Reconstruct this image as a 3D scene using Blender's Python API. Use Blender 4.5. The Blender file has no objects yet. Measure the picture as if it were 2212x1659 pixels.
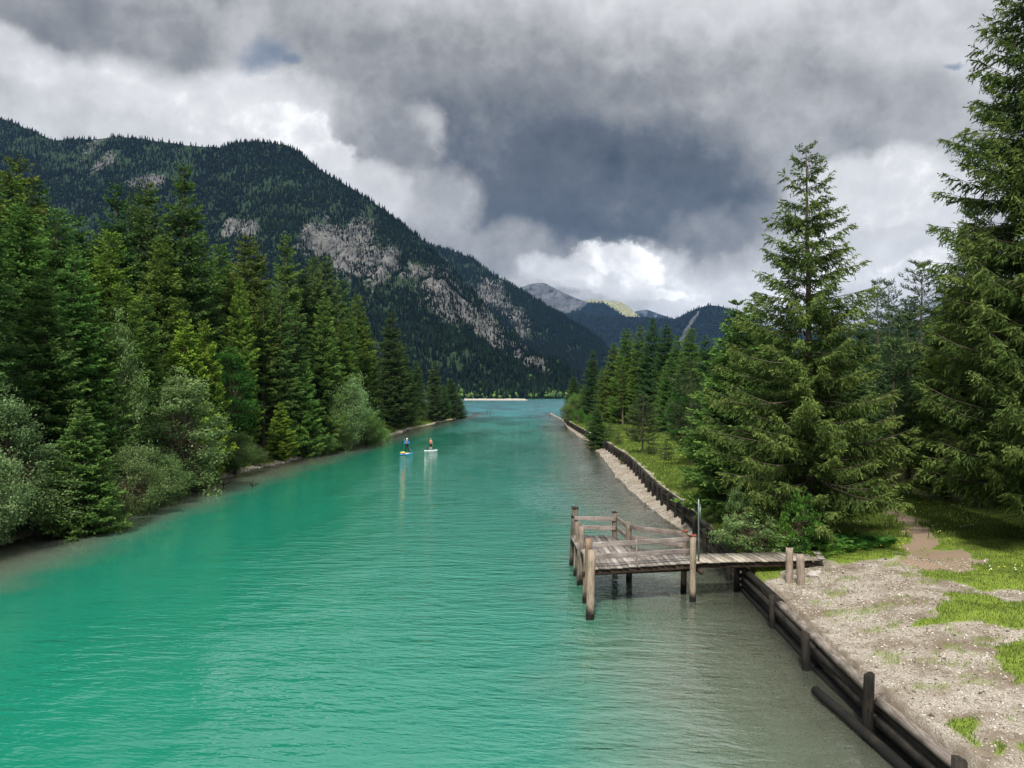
import bpy, math, random
import numpy as np
from mathutils import Vector, Matrix

sc = bpy.context.scene
COL = sc.collection
rad = math.radians

# ---------------------------------------------------------------- camera
CAM_H, FPX, HZ = 7.0, 770.0, 393.5          # height, focal length and horizon row of the 1024 x 768 picture
cam = bpy.data.objects.new('camera', bpy.data.cameras.new('camera'))
COL.objects.link(cam)
cam.data.sensor_width = 36.0
cam.data.lens = 36.0 * FPX / 1024.0
cam.data.clip_start, cam.data.clip_end = 0.1, 30000.0
cam.location = (0, 0, CAM_H)
cam.rotation_euler = (rad(90) + math.atan((HZ - 384.0) / FPX), 0, 0)
sc.camera = cam

# ---------------------------------------------------------------- exposure and render settings
sc.view_settings.view_transform = 'Standard'
sc.view_settings.look = 'None'
sc.view_settings.exposure = 0.0
sc.view_settings.gamma = 1.0
cy = sc.cycles
cy.max_bounces, cy.diffuse_bounces, cy.glossy_bounces = 6, 2, 2
cy.transmission_bounces, cy.transparent_max_bounces, cy.volume_bounces = 2, 8, 0
cy.use_denoising = True
cy.caustics_reflective = cy.caustics_refractive = False

# ---------------------------------------------------------------- node helper
class NB:
    def __init__(s, tree):
        s.t = tree; s.N = tree.nodes; s.L = tree.links
        s.N.clear()
    def node(s, typ, **kw):
        n = s.N.new(typ)
        for k, v in kw.items(): setattr(n, k, v)
        return n
    def put(s, sock, v):
        if v is None: return
        if isinstance(v, bpy.types.NodeSocket): s.L.new(v, sock)
        elif isinstance(v, (tuple, list)) and sock.type == 'RGBA' and len(v) == 3: sock.default_value = (*v, 1)
        else: sock.default_value = v
    def m(s, op, a, b=None, c=None, clamp=False):
        n = s.node('ShaderNodeMath', operation=op, use_clamp=clamp)
        for i, v in enumerate((a, b, c)): s.put(n.inputs[i], v)
        return n.outputs[0]
    def v(s, op, a, b=None, c=None):
        n = s.node('ShaderNodeVectorMath', operation=op)
        for i, q in enumerate((a, b, c)):
            if q is not None:
                if op == 'SCALE' and i == 1: s.put(n.inputs['Scale'], q)
                else: s.put(n.inputs[i], q)
        return n.outputs['Value'] if op in ('DOT_PRODUCT', 'LENGTH') else n.outputs['Vector']
    def noise(s, vec, scale, detail=3.0, rough=0.5, dist=0.0, color=False, lac=2.0):
        n = s.node('ShaderNodeTexNoise')
        s.put(n.inputs['Vector'], vec); s.put(n.inputs['Scale'], scale)
        n.inputs['Detail'].default_value = detail; n.inputs['Roughness'].default_value = rough
        n.inputs['Distortion'].default_value = dist; n.inputs['Lacunarity'].default_value = lac
        return n.outputs['Color'] if color else n.outputs[0]
    def vor(s, vec, scale, out='Distance', feature='F1'):
        n = s.node('ShaderNodeTexVoronoi', feature=feature)
        s.put(n.inputs['Vector'], vec); s.put(n.inputs['Scale'], scale)
        return n.outputs[out]
    def mr(s, x, a, b, c=0.0, d=1.0, smooth=True):
        n = s.node('ShaderNodeMapRange', interpolation_type='SMOOTHSTEP' if smooth else 'LINEAR')
        for i, q in enumerate((x, a, b, c, d)): s.put(n.inputs[i], q)
        return n.outputs[0]
    def mix(s, f, a, b, blend='MIX'):
        n = s.node('ShaderNodeMix', data_type='RGBA', blend_type=blend)
        s.put(n.inputs[0], f); s.put(n.inputs[6], a); s.put(n.inputs[7], b)
        return n.outputs[2]
    def ramp(s, f, stops):
        n = s.node('ShaderNodeValToRGB')
        e = n.color_ramp.elements
        while len(e) < len(stops): e.new(0.5)
        for i, (p, c) in enumerate(stops): e[i].position = p; e[i].color = (*c, 1)
        s.put(n.inputs[0], f)
        return n.outputs[0]
    def xyz(s, v):
        n = s.node('ShaderNodeSeparateXYZ'); s.put(n.inputs[0], v); return n.outputs
    def comb(s, x, y, z):
        n = s.node('ShaderNodeCombineXYZ')
        for i, q in enumerate((x, y, z)): s.put(n.inputs[i], q)
        return n.outputs[0]
    def attr(s, name, out='Fac'):
        return s.node('ShaderNodeAttribute', attribute_name=name).outputs[out]
    def co(s, which='Object'):
        return s.node('ShaderNodeTexCoord').outputs[which]
    def pos(s):
        return s.node('ShaderNodeNewGeometry').outputs['Position']

def lin(*c):                                  # sRGB 0-255 to linear
    return tuple(((v / 255 + 0.055) / 1.055) ** 2.4 if v > 10 else v / 255 / 12.92 for v in c)

# ---------------------------------------------------------------- world: Nishita sky behind broken rain clouds
SUN_EL, SUN_AZ = rad(50), rad(192)           # azimuth clockwise from +Y: behind the camera
S22 = 1024.0 / 2212.0
def sky_dir(px, py):                          # picture row and column of a far thing -> azimuth, elevation
    a = math.atan((px * S22 - 512) / FPX)
    return a, math.atan((HZ - py * S22) / FPX * math.cos(a))
world = bpy.data.worlds.new('World'); sc.world = world; world.use_nodes = True
def build_world():
    nb = NB(world.node_tree)
    d = nb.v('NORMALIZE', nb.co('Generated'))
    x, y, z = nb.xyz(d)
    az = nb.m('ARCTAN2', x, y); el = nb.m('ARCSINE', z)
    zz = nb.m('ADD', nb.m('MAXIMUM', z, 0.0), 0.22)
    pl = nb.comb(nb.m('DIVIDE', x, zz), nb.m('DIVIDE', y, zz), 0.0)
    w1 = nb.noise(d, 3.2, 7, 0.55, color=True)
    w2 = nb.noise(d, 11.0, 6, 0.6, color=True)
    wv = nb.v('ADD', nb.v('SCALE', nb.v('SUBTRACT', w1, (.5, .5, .5)), 0.16), nb.v('SCALE', nb.v('SUBTRACT', w2, (.5, .5, .5)), 0.05))
    p = nb.v('ADD', nb.comb(az, el, 0.0), wv)
    p = nb.v('MULTIPLY', p, (1, 1, 0))
    nd = nb.noise(d, 7.0, 9, 0.58)
    npl = nb.noise(pl, 1.3, 9, 0.56, 0.3)
    def puff(vec, sc, k):                       # rounded billows
        return nb.m('SUBTRACT', 1.0, nb.m('ABSOLUTE', nb.m('MULTIPLY_ADD', nb.noise(vec, sc, k, .5), 2.6, -1.3)))
    pf = nb.m('ADD', nb.m('MULTIPLY', puff(nb.v('ADD', d, nb.v('SCALE', wv, .5)), 9.0, 2), .6), nb.m('MULTIPLY', puff(nb.v('ADD', d, wv), 24.0, 2), .4))
    edge = nb.m('SUBTRACT', nb.m('ADD', nb.m('ADD', nb.m('MULTIPLY', nd, .45), nb.m('MULTIPLY', npl, .35)), nb.m('MULTIPLY', pf, .20)), 0.53)
    L = nb.m('ADD', 0.52, nb.m('MULTIPLY', nb.m('SUBTRACT', npl, 0.5), 1.3))
    up = nb.mr(el, 0.55, 1.0)
    L = nb.m('ADD', L, nb.m('MULTIPLY', up, 0.25))
    for (px, py, sx, sy, tone, op, soft, rag) in CLOUDS:
        a, e = sky_dir(px, py)
        kx, ky = sx * S22 / FPX * math.cos(a) ** 2, sy * S22 / FPX
        q = nb.v('MULTIPLY', nb.v('SUBTRACT', p, (a, e, 0)), (1 / kx, 1 / ky, 0))
        r2 = nb.v('DOT_PRODUCT', q, q)
        f = nb.m('ADD', nb.m('SUBTRACT', 1.0, r2), nb.m('MULTIPLY', edge, rag))
        f = nb.m('MULTIPLY', nb.mr(f, -soft, soft), op)
        n = nb.node('ShaderNodeMix', data_type='FLOAT')
        nb.put(n.inputs[0], f); nb.put(n.inputs[2], L); nb.put(n.inputs[3], tone)
        L = n.outputs[0]
    fine = nb.noise(d, 16.0, 8, 0.62)
    L = nb.m('ADD', L, nb.m('MULTIPLY', nb.m('SUBTRACT', fine, 0.5), 0.44))
    L = nb.m('ADD', L, nb.m('MULTIPLY', nb.m('SUBTRACT', pf, .55), .13))
    L = nb.m('ADD', L, nb.m('MULTIPLY', edge, 0.42), clamp=True)
    c = nb.ramp(L, [(0.0, lin(70, 78, 91)), (0.2, lin(100, 107, 118)), (0.42, lin(148, 150, 154)), (0.62, lin(192, 193, 196)), (0.82, lin(226, 227, 230)), (1.0, lin(252, 252, 252))])
    sky = nb.node('ShaderNodeTexSky', sky_type='NISHITA', sun_disc=False, sun_elevation=SUN_EL, sun_rotation=SUN_AZ)
    cov = None
    for (px, py, sx, sy) in ((556, 108, 46, 34), (2062, 156, 14, 9), (610, 130, 26, 12)):
        a, e = sky_dir(px, py)
        q = nb.v('MULTIPLY', nb.v('SUBTRACT', p, (a, e, 0)), (FPX / (sx * S22), FPX / (sy * S22), 0))
        f = nb.mr(nb.m('ADD', nb.m('SUBTRACT', 1.0, nb.v('DOT_PRODUCT', q, q)), nb.m('MULTIPLY', edge, 6.0)), -1.0, 1.6, 0, 0.7)
        cov = f if cov is None else nb.m('MAXIMUM', cov, f)
    lift = nb.mr(el, 0.44, 0.9, 10.0, 16.0)     # brighter broken cloud high overhead
    c = nb.v('SCALE', c, nb.m('MULTIPLY', lift, nb.mr(L, 0.85, 1.0, 1.0, 1.3)))   # sunlit cloud is brighter than paper white
    c = nb.mix(cov, c, nb.v('SCALE', sky.outputs[0], 0.8))
    bg = nb.node('ShaderNodeBackground'); nb.put(bg.inputs['Color'], c); bg.inputs['Strength'].default_value = 0.1
    nb.L.new(bg.outputs[0], nb.node('ShaderNodeOutputWorld').inputs[0])
    world.cycles.sampling_method = 'MANUAL'; world.cycles.sample_map_resolution = 512
# px, py, half width, half height, tone 0..1, opacity, edge softness, raggedness
CLOUDS = [
    (1150, 40, 420, 120, .74, .8, 1.2, 2.0), (2000, 140, 330, 190, .72, .85, 1.0, 2.0),
    (430, 190, 520, 150, .77, .95, .7, 3.2), (190, 40, 300, 75, .36, .95, .6, 2.5), (640, 60, 170, 80, .50, .8, .9, 2.5), (120, 262, 270, 92, .66, .9, .6, 2.4), (60, 105, 120, 45, .80, .7, .6, 2.5),
    (960, 170, 340, 140, .33, .92, .9, 1.6), (1500, 230, 380, 120, .44, .8, .9, 1.8), (1330, 330, 430, 185, .34, .97, .8, 1.5), (1760, 330, 330, 130, .44, .9, .7, 1.5),
    (1270, 415, 340, 120, .06, .97, .6, 1.4), (1520, 470, 200, 60, .10, .88, .5, 1.8), (1080, 330, 240, 120, .16, .7, .9, 1.6), (1600, 60, 330, 90, .76, .7, 1.4, 1.6), (1620, 240, 220, 80, .50, .5, 1.0, 1.6),
    (905, 290, 48, 52, .80, .75, 1.0, 4.0), (815, 310, 95, 85, .40, .9, .6, 2.6), (635, 280, 80, 46, .83, .85, .3, 3.6), (690, 335, 55, 34, .85, .85, .3, 3.4), (420, 200, 330, 60, .84, .6, .9, 3.0), (760, 420, 90, 60, .80, .8, .6, 2.0),
    (1060, 545, 130, 55, .40, .85, .7, 1.6), (900, 440, 110, 60, .62, .7, .8, 2.0),
    (1540, 590, 330, 66, .84, .9, .6, 2.0), (1335, 562, 105, 28, .93, .9, .4, 4.2), (1240, 596, 70, 20, .86, .8, .5, 3.6), (1390, 600, 80, 16, .9, .7, .5, 3.6), (1270, 610, 90, 22, .88, .7, .8, 2.5), (1180, 590, 60, 24, .80, .8, .8, 2.0),
    (1440, 645, 120, 26, .74, .8, .7, 1.6), (1930, 470, 260, 85, .82, .9, .5, 2.0), (1900, 600, 230, 60, .80, .8, .8, 2.0), (1620, 500, 160, 60, .42, .7, .8, 1.8), (1960, 540, 120, 26, .70, .8, .5, 1.6),
]
build_world()

sun = bpy.data.objects.new('sun', bpy.data.lights.new('sun', 'SUN'))
COL.objects.link(sun)
sun.data.energy = 4.9; sun.data.angle = rad(6); sun.data.color = (1.0, .95, .86)
_sd = Vector((math.sin(SUN_AZ) * math.cos(SUN_EL), math.cos(SUN_AZ) * math.cos(SUN_EL), math.sin(SUN_EL)))
sun.rotation_euler = _sd.to_track_quat('Z', 'Y').to_euler()

# ---------------------------------------------------------------- helpers: numpy noise, meshes, objects
def hash2(ix, iy, seed):
    h = (ix.astype(np.int64) * 374761393 + iy.astype(np.int64) * 668265263 + seed * 1274126177) & 0xffffffff
    h = ((h ^ (h >> 13)) * 1274126177) & 0xffffffff
    return ((h ^ (h >> 16)) & 0xffffff) / float(0xffffff)
def vnoise(x, y, seed=0):
    x = np.asarray(x, float); y = np.asarray(y, float)
    ix, iy = np.floor(x), np.floor(y); fx, fy = x - ix, y - iy
    fx = fx * fx * (3 - 2 * fx); fy = fy * fy * (3 - 2 * fy)
    a, b = hash2(ix, iy, seed), hash2(ix + 1, iy, seed); c, d = hash2(ix, iy + 1, seed), hash2(ix + 1, iy + 1, seed)
    return (a + (b - a) * fx) * (1 - fy) + (c + (d - c) * fx) * fy
def fbm(x, y, seed=0, octs=5, gain=.5):
    t, a, n = 0, 1, 0
    for o in range(octs):
        t = t + a * vnoise(np.asarray(x) * 2 ** o + 17.3 * o, np.asarray(y) * 2 ** o - 9.1 * o, seed + o); n += a; a *= gain
    return t / n
def sstep(a, b, x):
    t = np.clip((np.asarray(x, float) - a) / (b - a), 0, 1); return t * t * (3 - 2 * t)

def np_mesh(name, V, faces, mats, attrs=None, smooth=False, mat_idx=None):
    """V (n,3); faces: list of (m,k) index arrays; attrs: {name: (domain, values)}"""
    me = bpy.data.meshes.new(name)
    V = np.ascontiguousarray(V, np.float32)
    faces = [np.asarray(f) for f in faces if len(f)]
    loops = np.concatenate([f.ravel() for f in faces]).astype(np.int32)
    sizes = np.concatenate([np.full(len(f), f.shape[1]) for f in faces])
    starts = np.concatenate([[0], np.cumsum(sizes)[:-1]]).astype(np.int32)
    me.vertices.add(len(V)); me.vertices.foreach_set('co', V.ravel())
    me.loops.add(len(loops)); me.loops.foreach_set('vertex_index', loops)
    me.polygons.add(len(sizes)); me.polygons.foreach_set('loop_start', starts)
    if smooth: me.polygons.foreach_set('use_smooth', np.ones(len(sizes), bool))
    if mat_idx is not None: me.polygons.foreach_set('material_index', np.asarray(mat_idx, np.int32))
    me.update(calc_edges=True)
    for k, (dom, val) in (attrs or {}).items():
        a = me.attributes.new(k, 'FLOAT', dom); a.data.foreach_set('value', np.ascontiguousarray(val, np.float32).ravel())
    for m in (mats if isinstance(mats, (list, tuple)) else [mats]): me.materials.append(m)
    return me
def obj(name, me, parent=None, loc=(0, 0, 0), rot=None):
    o = bpy.data.objects.new(name, me); COL.objects.link(o)
    o.location = loc
    if rot is not None: o.rotation_euler = rot
    if parent: o.parent = parent
    return o
def tag(o, label=None, cat=None, group=None, kind=None):
    if label: o['label'] = label
    if cat: o['category'] = cat
    if group: o['group'] = group
    if kind: o['kind'] = kind
    return o
def thing(name, label, cat, loc=(0, 0, 0), group=None):
    o = bpy.data.objects.new(name, None); COL.objects.link(o); o.location = loc; o.empty_display_size = .2
    return tag(o, label, cat, group)
def material(name, fn):
    m = bpy.data.materials.new(name); m.use_nodes = True
    nb = NB(m.node_tree); out = nb.node('ShaderNodeOutputMaterial')
    s = fn(nb); nb.L.new(s, out.inputs['Surface'])
    return m
def principled(nb, col, rough=.8, normal=None, spec=.3, metal=0.0):
    n = nb.node('ShaderNodeBsdfPrincipled')
    nb.put(n.inputs['Base Color'], col); nb.put(n.inputs['Roughness'], rough)
    nb.put(n.inputs['Specular IOR Level'], spec); nb.put(n.inputs['Metallic'], metal)
    if normal is not None: nb.L.new(normal, n.inputs['Normal'])
    return n.outputs[0]
def bump(nb, h, strength=.5, dist=.02):
    n = nb.node('ShaderNodeBump'); nb.put(n.inputs['Height'], h); n.inputs['Strength'].default_value = strength; nb.put(n.inputs['Distance'], dist)
    return n.outputs[0]
def grid_faces(nr, nc):
    i = np.arange(nr * nc).reshape(nr, nc)
    return np.stack([i[:-1, :-1], i[:-1, 1:], i[1:, 1:], i[1:, :-1]], -1).reshape(-1, 4)
def px_of(x, y, z):                           # world point -> 2212-wide picture coordinates (used to trace ground patches)
    return (512 + x / y * FPX) / S22, (HZ - (z - CAM_H) / y * FPX) / S22
def on_ground(px, py, z=0.0):
    d = (CAM_H - z) * FPX / (py * S22 - HZ); return (px * S22 - 512) * d / FPX, d

# ---------------------------------------------------------------- shorelines and terrain height
XL_Y = [-20, 20, 30, 35.8, 45, 56.8, 70, 83, 110, 134, 170, 212, 226, 233, 238, 300]
XL_X = [-24, -23.6, -23.6, -23.6, -24.0, -24.2, -23.9, -23.0, -21.8, -20.5, -18.6, -16, -14.6, -13.6, -13.4, -13.4]
XW_Y = [-20, 10, 12.7, 15.9, 19.6, 23.1, 27.5, 34, 40, 44.6, 53, 62, 73, 87.5, 99.5, 118, 159, 185, 200, 300]
XW_X = [7.5, 7.5, 7.57, 7.49, 7.67, 7.97, 8.16, 8.74, 9.1, 9.25, 9.6, 10.3, 10.96, 11.35, 11.45, 11.6, 11.9, 12.8, 13.4, 13.4]
XB_Y = [-20, 33, 36, 39, 42.7, 50, 64.7, 83, 111, 150, 188, 205, 300]
XB_X = [8.5, 9.2, 8.95, 8.75, 8.5, 8.45, 8.75, 9.9, 10.75, 11.3, 12.5, 13.2, 13.2]
def xl(y): return np.interp(y, XL_Y, XL_X) + (fbm(np.asarray(y) * .18, 3.0, 5, 3) - .5) * 1.3 * sstep(30, 50, y)
def xw(y): return np.interp(y, XW_Y, XW_X)
def xb(y): return np.interp(y, XB_Y, XB_X) + (fbm(np.asarray(y) * .13, 1.0, 8, 2) - .5) * .5 * sstep(38, 50, y)
def terr(x, y):
    x = np.asarray(x, float); y = np.asarray(y, float)
    L, W, B = xl(y), xw(y), xb(y)
    t = L - x
    zl = np.where(t > 0, .16 * np.minimum(t, 3) + .9 * sstep(1.0, 5, t) + 1.2 * sstep(5, 40, t), 0) + (fbm(x * .35, y * .35, 11) - .5) * .5 * sstep(.8, 4, t)
    ml = 1 - sstep(226, 240, y + (fbm(x * .15, y * .1, 4) - .5) * 10)
    zl = -3 + (zl + 3) * ml
    dl = .14 * np.minimum(-t, 1.3) + .55 * np.maximum(-t - 1.3, 0)
    r = x - W
    zr_land = .87 + .14 * sstep(34, 60, y) + .42 * sstep(.3, 5.0, r) * (1 - .5 * sstep(45, 70, y)) + 1.5 * sstep(15, 60, r) + (fbm(x * .6, y * .6, 21) - .5) * .35 * sstep(.6, 3, r)
    zr_land = zr_land + .55 * np.exp(-((x - 12.2) / 1.6) ** 2 - ((y - 44) / 3.5) ** 2)
    mr = 1 - sstep(200, 212, y - np.maximum(r, 0) * 2.0)
    zr_land = -3 + (zr_land + 3) * mr
    beach = .02 + .22 * sstep(0, 1, (x - B) / np.maximum(W - B, .3)) * (W > B)
    dr = np.interp(y, [26, 40], [.23, .42]) * np.minimum(B - x, 4.0) + .45 * np.maximum(B - x - 4.0, 0)
    rb = np.where(x > B, beach, -dr)
    right = np.where(r > .26, zr_land, np.where(r > .12, rb + (zr_land - rb) * (r - .12) / .14, rb))
    bed = np.where(x < L, zl, np.where(x > B, right, -np.clip(np.minimum(np.minimum(dl, dr), 4.5) * (1 + (fbm(x * .5, y * .5, 25, 4) - .5) * .5), .02, 5)))
    bed = np.where(x > W + .12, right, bed)
    return np.where(y > 300, -4.5, bed)
def ground_z(x, y): return float(terr(np.array([x]), np.array([y]))[0])

def in_poly(px, py, poly):
    ins = np.zeros(np.shape(px), bool); j = len(poly) - 1
    for i in range(len(poly)):
        (xi, yi), (xj, yj) = poly[i], poly[j]
        with np.errstate(divide='ignore', invalid='ignore'):
            ins ^= ((yi > py) != (yj > py)) & (px < (xj - xi) * (py - yi) / (yj - yi + 1e-9) + xi)
        j = i
    return ins
GRASS_P = [
    [(1945, 1352), (1990, 1330), (2040, 1318), (2045, 1285), (2090, 1276), (2150, 1292), (2400, 1300), (2400, 1385), (2120, 1350), (2060, 1338), (2000, 1345)],
    [(2145, 1395), (2300, 1385), (2300, 1470), (2200, 1480), (2160, 1440)], [(2050, 1560), (2085, 1540), (2125, 1560), (2120, 1595), (2080, 1605)],
    [(2120, 1612), (2150, 1605), (2168, 1622), (2140, 1634)], [(2195, 1610), (2330, 1590), (2330, 1690), (2200, 1665)],
    [(1640, 1250), (1690, 1240), (1700, 1196), (1760, 1203), (1830, 1209), (1900, 1205), (1950, 1198), (1985, 1225), (2010, 1245), (2060, 1257), (2120, 1275), (2400, 1300), (2400, 880), (1500, 880), (1545, 1190)],
]
DIRT_P = [[(1890, 1075), (1935, 1092), (1990, 1130), (2018, 1165), (2012, 1200), (1950, 1200), (1962, 1165), (1930, 1115), (1880, 1095)],
          [(1950, 1203), (2000, 1192), (2080, 1193), (2125, 1210), (2070, 1232), (1995, 1228)]]
def grass_mask(x, y, z):
    n1 = (fbm(x * 1.3, y * 1.3, 31, 4) - .5); n2 = (fbm(x * 1.3, y * 1.3, 41, 4) - .5)
    px, py = px_of(x, np.maximum(y, 1), z)
    k = 1.0 / np.maximum(y, 1) * 24
    px = px + n1 * 75 * k; py = py + n2 * 32 * k
    g = np.zeros(np.shape(x)); dirt = np.zeros(np.shape(x))
    for p in GRASS_P: g = np.maximum(g, in_poly(px, py, p))
    for p in DIRT_P: dirt = np.maximum(dirt, in_poly(px, py, p))
    far = (y > 36)
    r = x - xw(y)
    g = np.where(far, (r > .5 + n1 * 1.2).astype(float), g)
    scar = np.exp(-((x - 11.6) / 1.2) ** 2 - ((y - 40.5) / 2.6) ** 2) + n1 * .9
    dirt = np.where(far & (scar > .45), 1.0, dirt)
    tuft = (fbm(x * 1.5, y * 1.5, 51, 5, .65) > .635) & (~far) & (r > .8)
    g = np.maximum(g * (1 - dirt), tuft * .45)
    t = xl(y) - x
    g = np.where(x < 0, sstep(.5, 1.2, t + n1 * 2.2), g)
    dirt = np.where(x < 0, 0, dirt)
    return g, dirt

# ---------------------------------------------------------------- ground
def mat_ground(nb):
    P = nb.pos()
    peb = nb.vor(P, 42.0, 'Color'); pebd = nb.vor(P, 42.0); big = nb.noise(P, .9, 5, .6); mid = nb.noise(P, 5, 5, .65); fin = nb.noise(P, 60, 3, .6)
    pv = nb.xyz(peb)[0]
    grav = nb.ramp(pv, [(0, lin(136, 128, 117)), (.35, lin(165, 157, 145)), (.7, lin(184, 176, 164)), (1, lin(208, 201, 190))])
    soil = nb.mix(mid, lin(104, 93, 79), lin(146, 134, 117))
    grav = nb.mix(nb.mr(nb.m('ADD', big, nb.m('MULTIPLY', mid, .4)), .58, .84), grav, soil)
    grav = nb.mix(nb.mr(pebd, .45, .95), grav, lin(112, 100, 88))
    dirt = nb.mix(fin, lin(126, 108, 91), lin(164, 145, 125))
    grass = nb.mix(nb.noise(P, 3.2, 4, .6), lin(84, 112, 38), lin(142, 156, 66))
    c = nb.mix(nb.attr('dirt'), grav, dirt)
    c = nb.mix(nb.attr('grass'), c, grass)
    under = nb.mix(pv, lin(150, 142, 122), lin(214, 206, 186))
    under = nb.mix(nb.mr(big, .4, .65), under, lin(138, 132, 112))
    c = nb.mix(nb.attr('under'), c, under)
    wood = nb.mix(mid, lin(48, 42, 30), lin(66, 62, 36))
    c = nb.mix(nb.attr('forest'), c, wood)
    h = nb.m('ADD', nb.m('MULTIPLY', pebd, -1.0), nb.m('MULTIPLY', mid, 1.5))
    return principled(nb, c, .95, bump(nb, h, .6, .03), .15)
M_GROUND = material('gravel_and_turf', mat_ground)
def build_ground():
    ys = np.concatenate([np.arange(-16, 10, 1.0), np.arange(10, 36, .16), np.arange(36, 62, .4), np.arange(62, 262, 1.5), [275, 300.1, 340]])
    ul = -np.concatenate([np.geomspace(170, 6, 26), np.arange(5.6, -.01, -.4)])             # left land, metres inland of the left shore
    uc = np.concatenate([np.arange(0.05, .36, .05), np.linspace(.4, .97, 14)])              # channel fraction
    ur = np.concatenate([np.linspace(-2.2, .1, 16), [.12, .19, .26, .32], np.arange(.42, 13.5, .16), np.geomspace(13.8, 180, 26)])
    rows = []
    for y in ys:
        L, W = float(xl(y)), float(xw(y))
        mid = L + (W - 2.4 - L) * np.concatenate([np.linspace(.02, .35, 10), np.linspace(.4, 1.0, 12)])
        rows.append(np.concatenate([L + ul, mid, W + ur]))
    X = np.array(rows); Y = np.repeat(ys[:, None], X.shape[1], 1); Z = terr(X, Y)
    g, dirt = grass_mask(X, Y, Z)
    t = xl(Y) - X
    under = np.clip(sstep(.02, -.12, Z), 0, 1)
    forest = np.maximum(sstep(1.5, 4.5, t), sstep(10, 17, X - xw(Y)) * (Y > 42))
    forest = forest * (1 - .0 * Y)
    R, C_ = X.shape
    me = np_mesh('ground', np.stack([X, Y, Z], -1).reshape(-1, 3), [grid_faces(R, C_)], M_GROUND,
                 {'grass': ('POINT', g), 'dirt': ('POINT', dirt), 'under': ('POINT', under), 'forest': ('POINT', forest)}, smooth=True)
    tag(obj('ground', me), kind='structure')
    s = 14000.0
    me = np_mesh('lake_bed', np.array([[-s, -400, -9.5], [s, -400, -9.5], [s, s, -9.5], [-s, s, -9.5]]), [np.array([[0, 1, 2, 3]])], M_GROUND,
                 {'under': ('POINT', np.ones(4))})
    tag(obj('lake_bed', me), kind='structure')
build_ground()

# ---------------------------------------------------------------- water
def mat_water(nb):
    P = nb.pos()
    px, py, pz = nb.xyz(P)
    def lay(sx, sy, scale, det, off, rot=0.0):
        c, s = math.cos(rot), math.sin(rot)
        u = nb.m('ADD', nb.m('MULTIPLY', px, c * sx), nb.m('MULTIPLY', py, s * sx))
        v = nb.m('ADD', nb.m('MULTIPLY', px, -s * sy), nb.m('MULTIPLY', py, c * sy))
        return nb.noise(nb.comb(u, v, off), scale, det, .55, .4)
    a = lay(.30, 1.0, .80, 2, 0.0, .10)
    b = lay(.34, 1.0, 2.9, 2, 4.0, -.12)
    c = lay(.42, 1.0, 7.5, 2, 9.0, -.30)
    patch = nb.mr(nb.noise(nb.comb(nb.m('MULTIPLY', px, .5), nb.m('MULTIPLY', py, .16), 2.0), .25, 3, .55), .36, .64, .30, 1.25)
    calm = nb.mr(nb.attr('calm'), 0, 1, 1.0, .32)
    amp = nb.m('MULTIPLY', patch, calm)
    h = nb.m('ADD', nb.m('MULTIPLY', a, .075), nb.m('ADD', nb.m('MULTIPLY', b, .060), nb.m('MULTIPLY', c, .024)))
    h = nb.m('MULTIPLY', h, nb.m('MULTIPLY', amp, nb.mr(py, 70, 260, 1.0, 2.8)))   # open water is choppier
    bp = nb.node('ShaderNodeBump'); nb.put(bp.inputs['Height'], h); bp.inputs['Strength'].default_value = 1.0; bp.inputs['Distance'].default_value = 1.0
    nrm = bp.outputs[0]
    depth = nb.attr('depth')
    tur = nb.m('SUBTRACT', 1.0, nb.m('EXPONENT', nb.m('MULTIPLY', depth, -.62)))
    deep = nb.mr(depth, .3, 3.2)
    body = nb.mix(deep, (.25, .28, .21), (.010, .215, .140))
    body = nb.mix(nb.mr(py, 90, 330), body, (.020, .215, .245))
    dif = nb.node('ShaderNodeBsdfDiffuse'); nb.put(dif.inputs['Color'], body)
    tr = nb.node('ShaderNodeBsdfTransparent')
    tint = nb.mix(nb.mr(depth, 0, 1.6, smooth=False), (.95, .96, .92), (.70, .84, .70)); nb.put(tr.inputs['Color'], tint)
    mx = nb.node('ShaderNodeMixShader'); nb.put(mx.inputs[0], tur); nb.L.new(tr.outputs[0], mx.inputs[1]); nb.L.new(dif.outputs[0], mx.inputs[2])
    gl = nb.node('ShaderNodeBsdfGlossy'); gl.inputs['Color'].default_value = (1, 1, 1, 1); nb.put(gl.inputs['Roughness'], nb.mr(py, 50, 320, .05, .16))
    nb.L.new(nrm, gl.inputs['Normal'])
    fr = nb.node('ShaderNodeFresnel'); fr.inputs['IOR'].default_value = 2.05; nb.L.new(nrm, fr.inputs['Normal'])
    m2 = nb.node('ShaderNodeMixShader'); nb.put(m2.inputs[0], fr.outputs[0]); nb.L.new(mx.outputs[0], m2.inputs[1]); nb.L.new(gl.outputs[0], m2.inputs[2])
    return m2.outputs[0]
M_WATER = material('turquoise_lake_water', mat_water)
def build_water():
    xs = np.concatenate([-np.geomspace(4500, 34, 24), np.arange(-32, 14.6, .5), np.geomspace(16, 4500, 24)])
    ys = np.concatenate([np.linspace(-60, 8, 8), np.arange(9, 60, .5), np.arange(60, 250, 2.0), np.geomspace(252, 9000, 40)])
    X, Y = np.meshgrid(xs, ys)
    dep = np.maximum(-terr(X, Y), 0)
    calm = np.maximum(sstep(17, 3, X - xl(Y)) * (Y < 225), sstep(3.5, .5, xb(Y) - X) * (Y < 38)) * (X > xl(Y) - 1)
    me = np_mesh('water', np.stack([X, Y, np.zeros_like(X)], -1).reshape(-1, 3), [grid_faces(*X.shape)], M_WATER, {'depth': ('POINT', dep), 'calm': ('POINT', calm)})
    tag(obj('lake_water', me), kind='structure')
build_water()

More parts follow.
